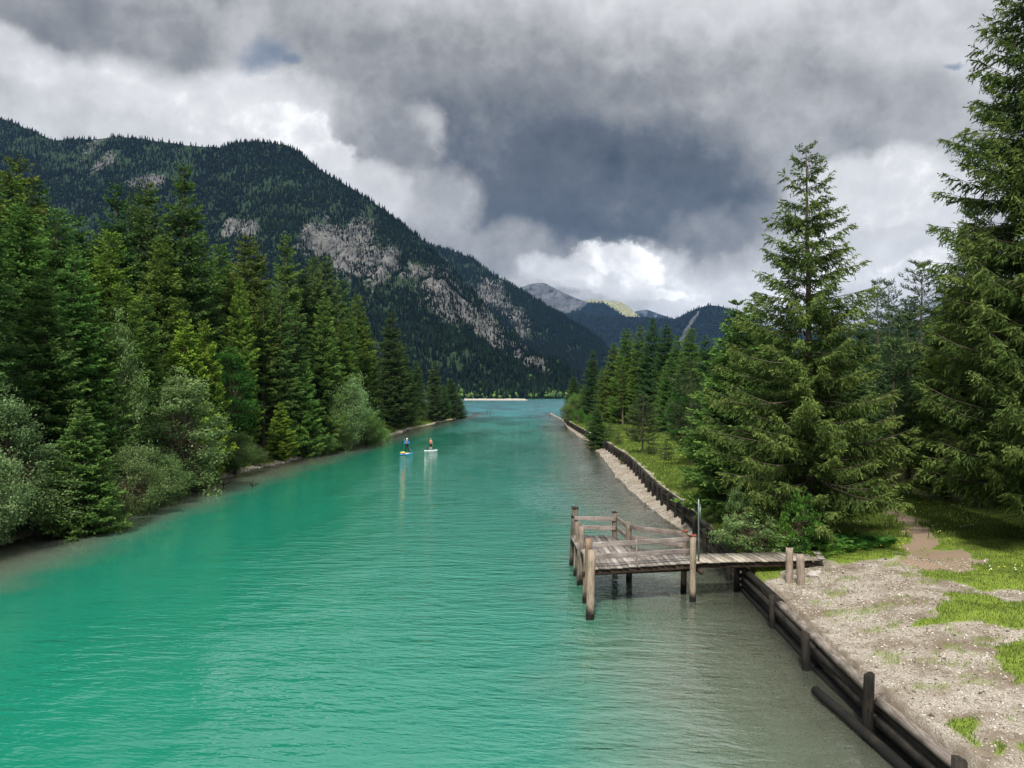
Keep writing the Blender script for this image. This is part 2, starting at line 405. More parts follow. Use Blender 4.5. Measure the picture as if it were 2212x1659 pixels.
# ---------------------------------------------------------------- mountains
def mat_mountain(rock_lo, rock_hi, wood_lo, wood_hi, scale=1.0):
    def fn(nb):
        P = nb.pos()
        st = nb.noise(nb.v('MULTIPLY', P, (1, 1, .20)), .035 * scale, 7, .68); fi = nb.noise(P, .16 * scale, 5, .7)
        rock = nb.mix(nb.mr(nb.m('ADD', nb.m('MULTIPLY', st, .6), nb.m('MULTIPLY', fi, .4)), .34, .66), rock_lo, rock_hi)
        crack = nb.mr(nb.noise(nb.v('MULTIPLY', P, (1, 1, .4)), .07 * scale, 6, .75), .36, .48)
        rock = nb.mix(crack, tuple(v * .25 for v in rock_lo), rock)
        wood = nb.mix(fi, wood_lo, wood_hi)
        lo_ = nb.noise(nb.v('MULTIPLY', P, (1, 1, .45)), .016 * scale, 5, .6)
        nn = nb.m('ADD', nb.m('ADD', nb.m('MULTIPLY', lo_, .9), nb.m('MULTIPLY', st, .8)), nb.m('MULTIPLY', fi, .7))
        k = nb.mr(nb.m('ADD', nb.m('MULTIPLY', nb.attr('rock'), 1.05), nb.m('SUBTRACT', nn, 1.2)), .42, .56)
        meadow = nb.mix(nb.mr(fi, .35, .65), lin(112, 118, 74), lin(178, 172, 140))  # paler yellow-green that stands for a patch of sunlight on the far ridge
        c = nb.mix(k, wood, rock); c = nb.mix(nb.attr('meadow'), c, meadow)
        return principled(nb, c, 1.0, bump(nb, st, .9, 8.0), 0.0)
    return fn
ROCK = (lin(52, 54, 55), lin(116, 115, 112)); WOOD = (lin(28, 40, 32), lin(54, 70, 46))
M_MTN = material('limestone_and_scrub', mat_mountain(*ROCK, *WOOD))
M_FAR = material('distant_rock_and_wood', mat_mountain(lin(58, 60, 64), lin(102, 103, 106), lin(14, 22, 22), lin(22, 32, 30), .4))

def interp_pts(pts, u, k): return np.interp(u, [p[0] for p in pts], [p[k] for p in pts])
def mountain(name, ridge, foot, nu, nv, amp, prof, mat, rockfn, seed, back=.5, meadow=0.0, spread=1.0):  # meadow: share of the painted sunlit colour
    """ridge: (px, py, distance) along the skyline; foot: (px, distance) where the slope meets the lake"""
    u = np.linspace(ridge[0][0], ridge[-1][0], nu)
    ry, rd = interp_pts(ridge, u, 1), interp_pts(ridge, u, 2)
    fd = interp_pts(foot, u, 1)
    v = np.concatenate([np.linspace(0, 1, nv), 1 + np.linspace(.06, 1, 8) * back])
    U, Vv = np.meshgrid(u, v)
    D = fd + (rd - fd) * Vv
    zr = CAM_H + (HZ - ry * S22) * rd / FPX
    vv = np.clip(Vv, 0, 1)
    Z = -6 + (zr + 6) * np.where(Vv <= 1, prof(vv), 1 - 1.1 * (Vv - 1) / back * .9)
    X = (U * S22 - 512) * D / FPX
    nx, ny = X / amp / 4.5, D / amp / 4.5
    rid = 1 - np.abs(2 * fbm(nx, ny * .6, seed, 5, .55) - 1)
    w = np.sin(np.pi * np.clip(vv, 0, 1) ** .8) * 1.0 * (Vv <= 1)
    rib = fbm(X / amp * 1.7, D / amp / 6.0, seed + 21, 4, .6)          # gullies running down the slope
    Z = Z + (rid - .62) * amp * 1.3 * w + (rib - .5) * amp * .75 * w + (fbm(nx * 5, ny * 5, seed + 9, 4) - .5) * amp * .55 * np.clip(w + .1 * (Vv <= 1), 0, 1)
    R = rockfn(U, vv, X, D, Z); R = np.clip(R + (rib - .5) * 1.0 * (R > .06), 0, 1)
    me = np_mesh(name, np.stack([X, D, Z], -1).reshape(-1, 3), [grid_faces(len(v), nu)], mat, {'rock': ('POINT', R), 'meadow': ('POINT', np.full(R.shape, meadow))}, smooth=True)  # meadow attribute carries the sunlit tint
    tag(obj(name, me), kind='structure')
    return dict(X=X, D=D, Z=Z, R=R, U=U, V=Vv)

def mat_needles_far(nb):
    t = nb.attr('tint')
    c = nb.ramp(t, [(0, lin(12, 22, 18)), (.5, lin(30, 46, 32)), (.8, lin(52, 72, 42)), (1, lin(92, 116, 58))])  # tones kept dark to stand for cloud shade over the mountain
    d = nb.node('ShaderNodeBsdfDiffuse'); nb.put(d.inputs['Color'], c); return d.outputs[0]
M_FARTREE = material('far_forest_needles', mat_needles_far)
def forest_on(name, G, n, hmin, hmax, seed, tintfn, reject, jit=.12, round_frac=None, kind_label=None):
    """thousands of small conifers (and round crowns low down) standing on a slope: one mass"""
    rng = np.random.default_rng(seed)
    nvr, nur = G['X'].shape; nvis = int((G['V'][:, 0] <= 1.0).sum())
    i = rng.random(n) * (nvis - 1.02); j = rng.random(n) * (nur - 1.02)
    # weight by true area: sample more where cells are larger
    i0, j0 = i.astype(int), j.astype(int); fi, fj = i - i0, j - j0
    def smp(A): return (A[i0, j0] * (1 - fi) + A[i0 + 1, j0] * fi) * (1 - fj) + (A[i0, j0 + 1] * (1 - fi) + A[i0 + 1, j0 + 1] * fi) * fj
    X, D, Z, R, U, V = (smp(G[k]) for k in ('X', 'D', 'Z', 'R', 'U', 'V'))
    keep = reject(R, U, V, X, D, rng) & (Z > .5)
    X, D, Z, U, V, R = X[keep], D[keep], Z[keep], U[keep], V[keep], R[keep]
    m = len(X)
    H = rng.uniform(hmin, hmax, m) * (1 - .35 * (R > .35)); W = H * rng.uniform(.13, .2, m)
    rnd = np.zeros(m, bool) if round_frac is None else rng.random(m) < round_frac(U, V)
    H = np.where(rnd, H * .62, H); W = np.where(rnd, H * .36, W)
    k = 5
    ang = np.arange(k) * 2 * np.pi / k
    prof_c = [(.0, .06), (1.0, .12), (.45, .45), (.66, .42), (.0, 1.0)]
    prof_r = [(.35, .05), (.95, .3), (1.0, .62), (.6, .9), (.05, 1.0)]
    rings = []
    for q in range(5):
        r = np.where(rnd, prof_r[q][0], prof_c[q][0]) * W; zz = np.where(rnd, prof_r[q][1], prof_c[q][1]) * H
        a = ang[None, :] + rng.random((m, 1)) * 6.28
        rr = r[:, None] * rng.uniform(.7, 1.3, (m, k))
        rings.append(np.stack([X[:, None] + np.cos(a) * rr, D[:, None] + np.sin(a) * rr, (Z + zz - .5)[:, None] + rng.uniform(-.04, .04, (m, k)) * H[:, None]], -1))
    Vt = np.stack(rings, 1).reshape(-1, 3)
    base = (np.arange(m) * 5 * k)[:, None, None, None]
    q = np.arange(4)[None, :, None, None] * k; s = np.arange(k)[None, None, :, None]; s2 = (s + 1) % k
    F = np.concatenate([base + q + s, base + q + s2, base + q + k + s2, base + q + k + s], -1).reshape(-1, 4)
    t = np.clip(tintfn(U, V, X, D, rng) + rng.normal(0, jit, m) + rnd * .30, 0, 1)
    me = np_mesh(name, Vt, [F], M_FARTREE, {'tint': ('FACE', np.repeat(t, 4 * k))})
    return tag(obj(name, me), kind_label, 'forest', None, 'stuff')

# near left mountain
RIDGE1 = [(-420, 60, 2300), (-200, 130, 2150), (0, 255, 2000), (60, 277, 1980), (110, 301, 1960), (200, 299, 1940), (250, 292, 1930), (330, 302, 1920), (400, 312, 1900), (470, 317, 1880), (510, 305, 1860), (560, 303, 1840),
          (620, 312, 1820), (650, 331, 1800), (690, 366, 1770), (760, 406, 1720), (830, 452, 1660), (900, 508, 1600), (940, 546, 1560), (985, 592, 1510), (1030, 640, 1450), (1080, 696, 1380), (1130, 742, 1300), (1170, 775, 1230), (1205, 806, 1160), (1228, 838, 1090), (1240, 858, 1040)]
FOOT1 = [(-420, 800), (400, 820), (900, 880), (1150, 930), (1240, 1020)]
def gauss(U, V, cu, cv, su, sv): return np.exp(-((U - cu) / su) ** 2 - ((V - cv) / sv) ** 2)
def py_of(X, D, Z): return (HZ - (Z - CAM_H) / D * FPX) / S22
def rock1(U, V, X, D, Z):
    py = py_of(X, D, Z)
    n = fbm(X / 75, Z / 60, 77, 5, .62)
    line = np.interp(U, [620, 760, 900, 1000, 1100, 1200], [480, 540, 600, 670, 745, 800])
    band = np.exp(-((py - line) / np.interp(U, [620, 900, 1200], [60, 85, 26])) ** 2) * sstep(600, 760, U) * sstep(1225, 1150, U)
    b = .62 * band + .50 * np.exp(-((U - 215) / 60) ** 2 - ((py - 345) / 42) ** 2) + .75 * np.exp(-((U - 310) / 60) ** 2 - ((py - 392) / 26) ** 2) \
        + .8 * np.exp(-((U - 520) / 60) ** 2 - ((py - 492) / 26) ** 2) + .75 * np.exp(-((U - 690) / 60) ** 2 - ((py - 520) / 34) ** 2)
    return np.clip(b, 0, 1)
G1 = mountain('mountain', RIDGE1, FOOT1, 420, 150, 58, lambda v: .62 * v + .38 * v ** 2.1, M_MTN, rock1, 101)
# second mountain behind it
RIDGE2 = [(780, 470, 2700), (880, 505, 2650), (937, 532, 2600), (975, 541, 2580), (1020, 557, 2540), (1055, 585, 2500), (1087, 604, 2460), (1120, 625, 2420), (1157, 647, 2380), (1190, 667, 2330), (1223, 688, 2280), (1260, 711, 2220), (1297, 736, 2150), (1330, 775, 2050), (1360, 840, 1900), (1372, 858, 1850)]
FOOT2 = [(780, 1500), (1372, 1700)]
def rock2(U, V, X, D, Z):
    py = py_of(X, D, Z); n = fbm(X / 80, Z / 70, 97, 5, .62)
    b = .95 * np.exp(-((U - 1050) / 45) ** 2 - ((py - 632) / 32) ** 2) + .9 * np.exp(-((U - 1112 - (py - 660) * .35) / 26) ** 2 - ((py - 690) / 36) ** 2) \
        + 1.3 * np.exp(-((U - 1208 - (py - 792) * 1.3) / 16) ** 2 - ((py - 795) / 14) ** 2) + .45 * np.exp(-((U - 1195) / 50) ** 2 - ((py - 735) / 25) ** 2)
    return np.clip(b, 0, 1.1)
G2 = mountain('mountain_behind', RIDGE2, FOOT2, 260, 110, 60, lambda v: .6 * v + .4 * v ** 2, M_MTN, rock2, 131)
# low wooded hills at the head of the lake
RIDGE3 = [(1080, 700, 4200), (1229, 679, 4100), (1300, 682, 4050), (1345, 684, 4000), (1380, 684, 4000), (1460, 689, 3900), (1484, 676, 3850), (1510, 665, 3800), (1533, 659, 3800), (1559, 662, 3800), (1587, 673, 3800), (1640, 700, 3800), (1720, 722, 3800), (1860, 715, 3900), (2020, 690, 3900), (2300, 650, 3900), (2700, 600, 3900)]
def rock3(U, V, X, D, Z):
    py = py_of(X, D, Z); n = fbm(X / 150, Z / 120, 57, 5, .6)
    b = .8 * np.exp(-((U - (1512 - (py - 668) * .62)) / 7) ** 2) * sstep(660, 675, py) * sstep(770, 720, py)
    return np.clip(b + (n - .62) * 1.2, 0, 1) * (b > .02)
G3 = mountain('wooded_hill', RIDGE3, [(1080, 2700), (2700, 2700)], 300, 70, 70, lambda v: .6 * v + .4 * v ** 2, M_FAR, rock3, 151)
# grey peak, the mountain behind and a low shoulder further right
RIDGE4 = [(1000, 672, 5600), (1080, 640, 5600), (1123, 621, 5600), (1144, 614, 5600), (1162, 611, 5600), (1178, 612, 5600), (1203, 624, 5500), (1224, 635, 5450), (1248, 645, 5400), (1276, 654, 5300), (1304, 655, 5200), (1326, 668, 5100), (1345, 682, 5000), (1365, 700, 4900), (1400, 730, 4800)]
def rock4(U, V, X, D, Z):
    py = py_of(X, D, Z); n = fbm(X / 220, Z / 180, 67, 5, .6)
    line = np.interp(U, [1100, 1160, 1230, 1300], [655, 662, 668, 640])
    return np.clip(sstep(12, -12, py - line + (n - .5) * 50) + (n - .5) * .5, 0, 1) * sstep(1300, 1250, U)
G4 = mountain('bare_peak', RIDGE4, [(1000, 4500), (1400, 4500)], 160, 60, 90, lambda v: .7 * v + .3 * v ** 2, M_FAR, rock4, 171)
RIDGE5 = [(1200, 690, 7000), (1250, 655, 7000), (1276, 646, 7000), (1309, 648, 7000), (1337, 651, 6900), (1352, 658, 6900), (1373, 675, 6800), (1400, 700, 6700)]
G5 = mountain('grassy_ridge', RIDGE5, [(1200, 5800), (1400, 5800)], 90, 40, 80, lambda v: .8 * v + .2 * v ** 2, M_FAR, lambda U, V, X, D, Z: np.clip((fbm(X / 160, Z / 260, 88, 5, .6) - .5) * 2.5, 0, 1), 181, meadow=.75)  # sunlight breaking through on this ridge is painted into its colour
RIDGE6 = [(1320, 690, 8400), (1375, 672, 8300), (1396, 668, 8200), (1427, 679, 8000), (1456, 688, 7900), (1490, 705, 7800)]
G6 = mountain('grey_shoulder', RIDGE6, [(1320, 7200), (1490, 7200)], 60, 30, 80, lambda v: .8 * v + .2 * v ** 2, M_FAR, lambda U, V, X, D, Z: fbm(X / 200, Z / 200, 89, 4) * .9, 191)

def rej1(R, U, V, X, D, rng):
    Z = V * 500
    k = R * 1.05 + (fbm(X / 34, V * 9, 301, 4, .6) - .5) * 1.9
    dens = np.where(k > .66, .3, np.where(k > .42, .7, 1.0)) * (.35 + .65 * sstep(.36, .5, fbm(X / 60, D / 45, 311, 4)))
    return rng.random(len(R)) < dens * np.clip(D / 1900, .45, 1) ** .5
forest_on("mountain_forest", G1, 130000, 5, 14, 201, lambda U, V, X, D, rng: .36 + .25 * (fbm(X / 120, D / 120, 7, 4) - .5) * 2 + .35 * sstep(.12, .02, V) - .12 * sstep(.5, .9, V), rej1,
          round_frac=lambda U, V: .75 * sstep(.13, .03, V) + .02, kind_label='dark spruce forest clothing the rocky mountain left of the lake')
forest_on("mountain_forest", G2, 45000, 10, 17, 202, lambda U, V, X, D, rng: .24 + .2 * (fbm(X / 150, D / 150, 17, 4) - .5) * 2, rej1, kind_label='blue-black forest on the second mountain behind the rocky one')
forest_on("mountain_forest", G3, 40000, 12, 19, 203, lambda U, V, X, D, rng: .10 + 0 * U, lambda R, U, V, X, D, rng: (rng.random(len(R)) < np.where(R > .4, .05, 1)) & (U < 1800), .05, kind_label='dense dark wood on the low hill at the head of the lake')

forest_on('mountain_forest', G4, 26000, 14, 24, 204, lambda U, V, X, D, rng: .10 + 0 * U, lambda R, U, V, X, D, rng: rng.random(len(R)) > R * 1.6, kind_label='dark wood on the lower slopes under the bare grey peak')
# gravel spit and far shore
def shore_strip():
    def fn(nb):
        P = nb.pos(); return principled(nb, nb.mix(nb.noise(P, .35, 5, .7), lin(130, 124, 114), lin(196, 190, 180)), .95, None, .1)
    m = material('pale_far_gravel', fn)
    n = 90
    u = np.linspace(1003, 1141, n)
    d = np.interp(u, [1003, 1080, 1141], [800, 790, 782])
    rows = []
    for k, (dd, z) in enumerate(((0, -.4), (2, .4), (6, 1.0), (14, 1.4), (34, 1.5), (60, -.4))):
        D = d + dd + (fbm(u / 9, k * 3.1, 3, 3) - .5) * 5
        tap = sstep(1141, 1132, u) * .85 + .15
        rows.append(np.stack([(u * S22 - 512) * D / FPX, D, (z + (z > 0) * (fbm(u / 4, k, 5, 3) - .5) * .9) * tap - (1 - tap) * .3], -1))
    V = np.stack(rows).reshape(-1, 3)
    tag(obj('gravel_spit', np_mesh('gravel_spit', V, [grid_faces(6, n)], m, smooth=True)), kind='structure')
shore_strip()

# ---------------------------------------------------------------- vegetation builders
def mat_foliage(name, dark, mid, light, transl=.28, rough=.55):
    def fn(nb):
        oi = nb.node('ShaderNodeObjectInfo')
        t = nb.m('ADD', nb.attr('tint'), nb.m('MULTIPLY', nb.m('SUBTRACT', oi.outputs['Random'], .5), .12))
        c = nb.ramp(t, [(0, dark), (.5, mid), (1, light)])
        c = nb.mix(1.0, c, oi.outputs['Color'], 'MULTIPLY')
        d = nb.node('ShaderNodeBsdfDiffuse'); nb.put(d.inputs['Color'], c)
        t = nb.node('ShaderNodeBsdfTranslucent'); nb.put(t.inputs['Color'], c)
        m = nb.node('ShaderNodeMixShader'); m.inputs[0].default_value = transl
        nb.L.new(d.outputs[0], m.inputs[1]); nb.L.new(t.outputs[0], m.inputs[2])
        return m.outputs[0]
    return material(name, fn)
M_SPRUCE = mat_foliage('spruce_needles', (.030, .055, .020), (.080, .135, .042), (.18, .25, .08))
M_PINE = mat_foliage('pine_needles', (.03, .052, .028), (.08, .115, .055), (.15, .19, .09))
M_WILLOW = mat_foliage('willow_leaves', (.06, .095, .045), (.15, .21, .10), (.30, .37, .23), .32)
M_BROAD = mat_foliage('maple_leaves', (.022, .055, .016), (.060, .130, .032), (.12, .22, .055), .34)
M_GRASS = mat_foliage('grass_blades', (.045, .074, .016), (.10, .152, .032), (.20, .25, .07), .3)
def mat_bark(nb):
    P = nb.co('Object'); n = nb.noise(nb.v('MULTIPLY', P, (6, 6, 1.6)), 3.0, 5, .65)
    return principled(nb, nb.mix(n, lin(46, 39, 33), lin(128, 117, 105)), .95, bump(nb, n, .6, .03), .1)
M_BARK = material('rough_bark', mat_bark)
def mat_twig(nb):
    n = nb.noise(nb.co('Object'), 6.0, 3, .6)
    return principled(nb, nb.mix(n, lin(70, 60, 48), lin(122, 110, 92)), .95, None, .1)
M_TWIG = material('grey_brown_stems', mat_twig)

def norm(a): return a / np.maximum(np.linalg.norm(a, axis=-1, keepdims=True), 1e-9)
def kites(P, D, L, W, rng, side=None):
    S = np.cross(D, rng.normal(size=D.shape)) if side is None else side
    S = norm(S); m = P + D * (L * .45)[:, None]; w = (W * .5)[:, None]
    V = np.stack([P, m + S * w, P + D * L[:, None], m - S * w], 1).reshape(-1, 3)
    return V, np.arange(len(P) * 4).reshape(-1, 4)
def tubes(P0, P1, R0, R1, k=4):
    """one tapered prism per segment"""
    D = norm(P1 - P0); ref = np.where(np.abs(D[:, 2:]) > .8, [[1., 0, 0]], [[0, 0, 1.]])
    A = norm(np.cross(D, ref)); B = np.cross(D, A)
    a = np.arange(k) * 2 * np.pi / k
    ring = A[:, None] * np.cos(a)[None, :, None] + B[:, None] * np.sin(a)[None, :, None]
    V = np.concatenate([P0[:, None] + ring * R0[:, None, None], P1[:, None] + ring * R1[:, None, None]], 1).reshape(-1, 3)
    b = (np.arange(len(P0)) * 2 * k)[:, None]; s = np.arange(k)[None]; s2 = (s + 1) % k
    return V, np.stack([b + s, b + s2, b + k + s2, b + k + s], -1).reshape(-1, 4)
def join(parts):
    Vs, Fs, o = [], [], 0
    for V, F in parts:
        Vs.append(V); Fs.append(F + o); o += len(V)
    return np.concatenate(Vs), np.concatenate(Fs)
def trunk_line(H, r, seed, bend=.25, nseg=14, k=9):
    rng = np.random.default_rng(seed); t = np.linspace(0, 1, nseg + 1)
    ax = np.cumsum(rng.normal(0, bend / nseg, nseg + 1)); ay = np.cumsum(rng.normal(0, bend / nseg, nseg + 1))
    C = np.stack([ax * t, ay * t, t * H], -1); R = r * (1 - t) ** .8 * (1 + .35 * np.exp(-t * 30)) + .006
    a = np.arange(k) * 2 * np.pi / k
    V = (C[:, None] + np.stack([np.cos(a), np.sin(a), 0 * a], -1)[None] * (R[:, None] * (1 + rng.normal(0, .05, (nseg + 1, k))))[..., None]).reshape(-1, 3)
    i = np.arange(nseg)[:, None] * k; s = np.arange(k)[None]; s2 = (s + 1) % k
    return (V, np.stack([i + s, i + s2, i + k + s2, i + k + s], -1).reshape(-1, 4)), C

def conifer(name, seed, H, R, zb=.06, whorls=34, nb=6, power=.85, node=.16, twig=.55, width=.06, hang=.6, up=.22, droop=-.25, sub=4, mat=None, ragged=.22, dead=0, tuft=0, top_up=.6, trunk_r=None, bare=.14, low=1.0):
    """a spruce or pine with branches in whorls; returns (trunk mesh, crown mesh)"""
    rng = np.random.default_rng(seed)
    tr, C = trunk_line(H, trunk_r or H * .013, seed)
    zs = []
    zz = zb
    step = (1 - zb) / whorls
    t = zb + (.985 - zb) * np.linspace(0, 1, whorls) ** low + rng.normal(0, step * .25, whorls)
    cnt = np.maximum(3, np.round(nb * np.interp(t, [0, .7, 1], [1, 1, .6]) + rng.normal(0, .7, whorls))).astype(int)
    bt = np.repeat(t, cnt) + rng.normal(0, step * .22, cnt.sum()); bt = np.clip(bt, zb * .8, .99)
    az = np.concatenate([rng.random() * 6.28 + np.arange(c) * 2 * np.pi / c + rng.normal(0, .25, c) for c in cnt])
    nbr = len(bt)
    rel = (bt - zb) / (1 - zb)
    sector = 1 + ragged * (fbm(np.cos(az) * 1.3 + 7, np.sin(az) * 1.3 + bt * 7, seed, 3) - .5) * 3
    Lb = (R * np.clip(1 - rel, 0.0, 1) ** power * np.interp(rel, [0, .08, .2, 1], [.72, .95, 1, 1]) + .03 * H * .5) * sector * rng.uniform(1 - ragged, 1 + ragged * .6, nbr)
    Lb = np.clip(Lb, .12, None)
    e0 = np.interp(rel, [0, .45, .85, 1], [droop, droop * .35, .25, top_up]) + rng.normal(0, .09, nbr)
    e1 = up * np.interp(rel, [0, .6, 1], [1.2, .8, .3]) + rng.normal(0, .05, nbr)
    cx = np.interp(bt, np.linspace(0, 1, len(C)), C[:, 0]); cy_ = np.interp(bt, np.linspace(0, 1, len(C)), C[:, 1])
    def pt(b, s):
        wob = np.sin(s * 5 + b * 1.7) * .03 * Lb[b]
        r = Lb[b] * s * .97
        return np.stack([cx[b] + np.cos(az[b]) * r - np.sin(az[b]) * wob, cy_[b] + np.sin(az[b]) * r + np.cos(az[b]) * wob, bt[b] * H + Lb[b] * (e0[b] * s + e1[b] * s * s)], -1)
    # branch wood
    bi = np.repeat(np.arange(nbr), 4); s0 = np.tile(np.linspace(0, .75, 4), nbr); s1 = s0 + .25
    br = (.008 + .008 * Lb)[bi]
    parts = [tr, tubes(pt(bi, s0), pt(bi, s1), br * (1 - s0 * .85), br * (1 - s1 * .85), 3)]
    if dead:
        dz = rng.uniform(.05, zb * 1.05, dead) * H; da = rng.random(dead) * 6.28; dl = rng.uniform(.2, .75, dead) * R
        P0 = np.stack([0 * dz, 0 * dz, dz], -1); P1 = P0 + np.stack([np.cos(da) * dl, np.sin(da) * dl, -dl * rng.uniform(-.05, .35, dead)], -1)
        parts.append(tubes(P0, P1, .02 + 0 * dz, .006 + 0 * dz, 3))
    # twigs
    nn = np.maximum(3, np.ceil(Lb * (1 - bare) / node)).astype(int)
    b = np.repeat(np.arange(nbr), nn)
    s = np.concatenate([np.linspace(bare, 1, n) for n in nn]); s = np.clip(s + rng.normal(0, .02, len(s)), .05, 1)
    b = np.concatenate([b, b]); s = np.concatenate([s, s]); sg = np.repeat([1., -1.], len(s) // 2)
    P = pt(b, s); T = norm(pt(b, np.minimum(s + .04, 1.04)) - pt(b, s - .04))
    Sd = np.stack([-np.sin(az[b]), np.cos(az[b]), 0 * s], -1) * sg[:, None]
    n = len(s); tipness = s
    hh = hang * rng.uniform(.1, 1.3, n) * np.interp(rel[b], [0, .85, 1], [1, .8, .1])
    D = norm(T * (.45 + .75 * s + rng.normal(0, .12, n))[:, None] + Sd * (1.0 - .55 * s * rng.random(n))[:, None] + np.stack([0 * s, 0 * s, -hh + rng.normal(0, .15, n)], -1))
    tl = twig * rng.uniform(.6, 1.3, n) * np.interp(s, [0, .35, .8, 1], [.7, 1.0, .8, .5]) * np.interp(Lb[b] / R, [0, .3, 1], [.35, .75, 1])
    tl = np.minimum(tl, Lb[b] * .5 + .06)
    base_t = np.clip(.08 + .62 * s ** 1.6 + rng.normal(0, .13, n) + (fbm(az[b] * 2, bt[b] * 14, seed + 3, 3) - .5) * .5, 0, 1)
    KP, KD, KL, KW, KT = [P], [D], [tl], [np.full(n, width)], [base_t]
    for q in range(sub):
        f = (q + .6) / (sub + .4)
        sd = norm(np.cross(D, rng.normal(size=D.shape)))
        d2 = norm(D * .75 + sd * .75 + np.array([0, 0, -.35 * hang]))
        KP.append(P + D * (tl * f)[:, None]); KD.append(d2); KL.append(tl * rng.uniform(.3, .55, n) * (1.15 - f * .5)); KW.append(np.full(n, width * .9)); KT.append(np.clip(base_t + .12 + rng.normal(0, .1, n), 0, 1))
    if tuft:
        for q in range(tuft):
            d2 = norm(D * .9 + rng.normal(0, .55, D.shape) + np.array([0, 0, .45]))
            KP.append(P + D * tl[:, None] * rng.uniform(.5, 1, (n, 1))); KD.append(d2); KL.append(np.full(n, width * 4.2) * rng.uniform(.7, 1.2, n)); KW.append(np.full(n, width * .6)); KT.append(np.clip(base_t + rng.normal(0, .15, n), 0, 1))
    P, D, L_, W_, Tt = (np.concatenate(q) for q in (KP, KD, KL, KW, KT))
    V, F = kites(P, D, L_, W_, rng)
    mt = np_mesh(name + '_trunk', *((lambda a: (a[0], [a[1]]))(join(parts))), M_BARK, smooth=False)
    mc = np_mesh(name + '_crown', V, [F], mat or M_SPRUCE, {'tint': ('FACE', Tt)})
    return dict(trunk=mt, crown=mc, H=H, R=R)

def bush(name, seed, W, Hh, clusters=160, leaves=90, leaf=.13, mat=None, base=.12, stems=7, shape=1.0, spread=.1, narrow=.34, flat=.7, lobes=.35):
    """a leafy shrub or broad crown: stems from the ground, boughs to leaf clusters"""
    rng = np.random.default_rng(seed)
    u = rng.normal(size=(clusters, 3)); u = norm(u)
    rr = rng.uniform(.35, 1, clusters) ** .45
    lob = 1 + lobes * (fbm(u[:, 0] * 1.7 + 5, u[:, 1] * 1.7 + u[:, 2] * 2.3, seed, 3) - .5) * 2.4
    lob = lob * (1 + .32 * (rng.random(clusters) < .16) * rng.random(clusters))
    C = u * (rr * lob)[:, None]
    zc = (C[:, 2] + 1) / 2
    taper = np.interp(zc, [0, .4, 1], [.8, 1, shape])
    C = np.stack([C[:, 0] * W / 2 * taper, C[:, 1] * W / 2 * taper, (base + (1 - base) * np.clip(zc, .0, 1.15)) * Hh], -1)
    sa = rng.random(stems) * 6.28; sr = rng.uniform(.1, .32, stems) * W * .5
    S0 = np.stack([np.cos(sa) * .12 * sr, np.sin(sa) * .12 * sr, 0 * sa], -1); S1 = np.stack([np.cos(sa) * sr, np.sin(sa) * sr, Hh * rng.uniform(.4, .75, stems)], -1)
    parts = [tubes(S0, (S0 + S1) / 2 + rng.normal(0, .04 * W, (stems, 3)) * [1, 1, 0], np.full(stems, .02 + .012 * Hh), np.full(stems, .015 + .008 * Hh), 5)]
    mid = parts[0][0].reshape(stems, 10, 3)[:, 5:].mean(1)
    parts.append(tubes(mid, S1, np.full(stems, .015 + .008 * Hh), np.full(stems, .01), 5))
    js = rng.integers(0, stems, clusters); f = rng.uniform(.2, .95, clusters)[:, None]
    A = mid[js] + (S1[js] - mid[js]) * f
    parts.append(tubes(A, C, np.full(clusters, .010 + .003 * Hh), np.full(clusters, .005), 3))
    n = clusters * leaves
    ci = np.repeat(np.arange(clusters), leaves)
    rad_ = W * narrow * .5 * rng.uniform(.55, 1.25, clusters)[ci]
    off = rng.normal(size=(n, 3)) * [.5, .5, .5 * flat] * rad_[:, None]
    P = C[ci] + off; P[:, 2] = np.maximum(P[:, 2], .04)
    out = norm(P - np.array([0, 0, Hh * .35]))
    D = norm(out * .7 + rng.normal(0, .65, (n, 3)) + np.array([0, 0, -.1]))
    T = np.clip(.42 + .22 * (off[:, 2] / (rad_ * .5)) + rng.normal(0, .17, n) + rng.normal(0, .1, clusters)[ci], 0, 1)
    V, F = kites(P, D, leaf * rng.uniform(.6, 1.3, n), leaf * .42 * rng.uniform(.7, 1.3, n), rng)
    mt = np_mesh(name + '_stems', *((lambda a: (a[0], [a[1]]))(join(parts))), M_TWIG)
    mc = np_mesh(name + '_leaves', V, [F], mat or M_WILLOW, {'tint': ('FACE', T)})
    return dict(trunk=mt, crown=mc, H=Hh, R=W / 2)

def plant_thing(kind, name, label, cat, x, y, sx, sz, rotz, color, group=None, trunk_name='trunk', crown_name='crown', z=None, lean=(0, 0)):
    t = thing(name, label, cat, (x, y, ground_z(x, y) - .05 if z is None else z), group)
    t.scale = (sx, sx, sz); t.rotation_euler = (lean[0], lean[1], rotz)
    for nm, me in ((trunk_name, kind['trunk']), (crown_name, kind['crown'])):
        o = obj(nm, me, t); o.color = (*color, 1)
    return t

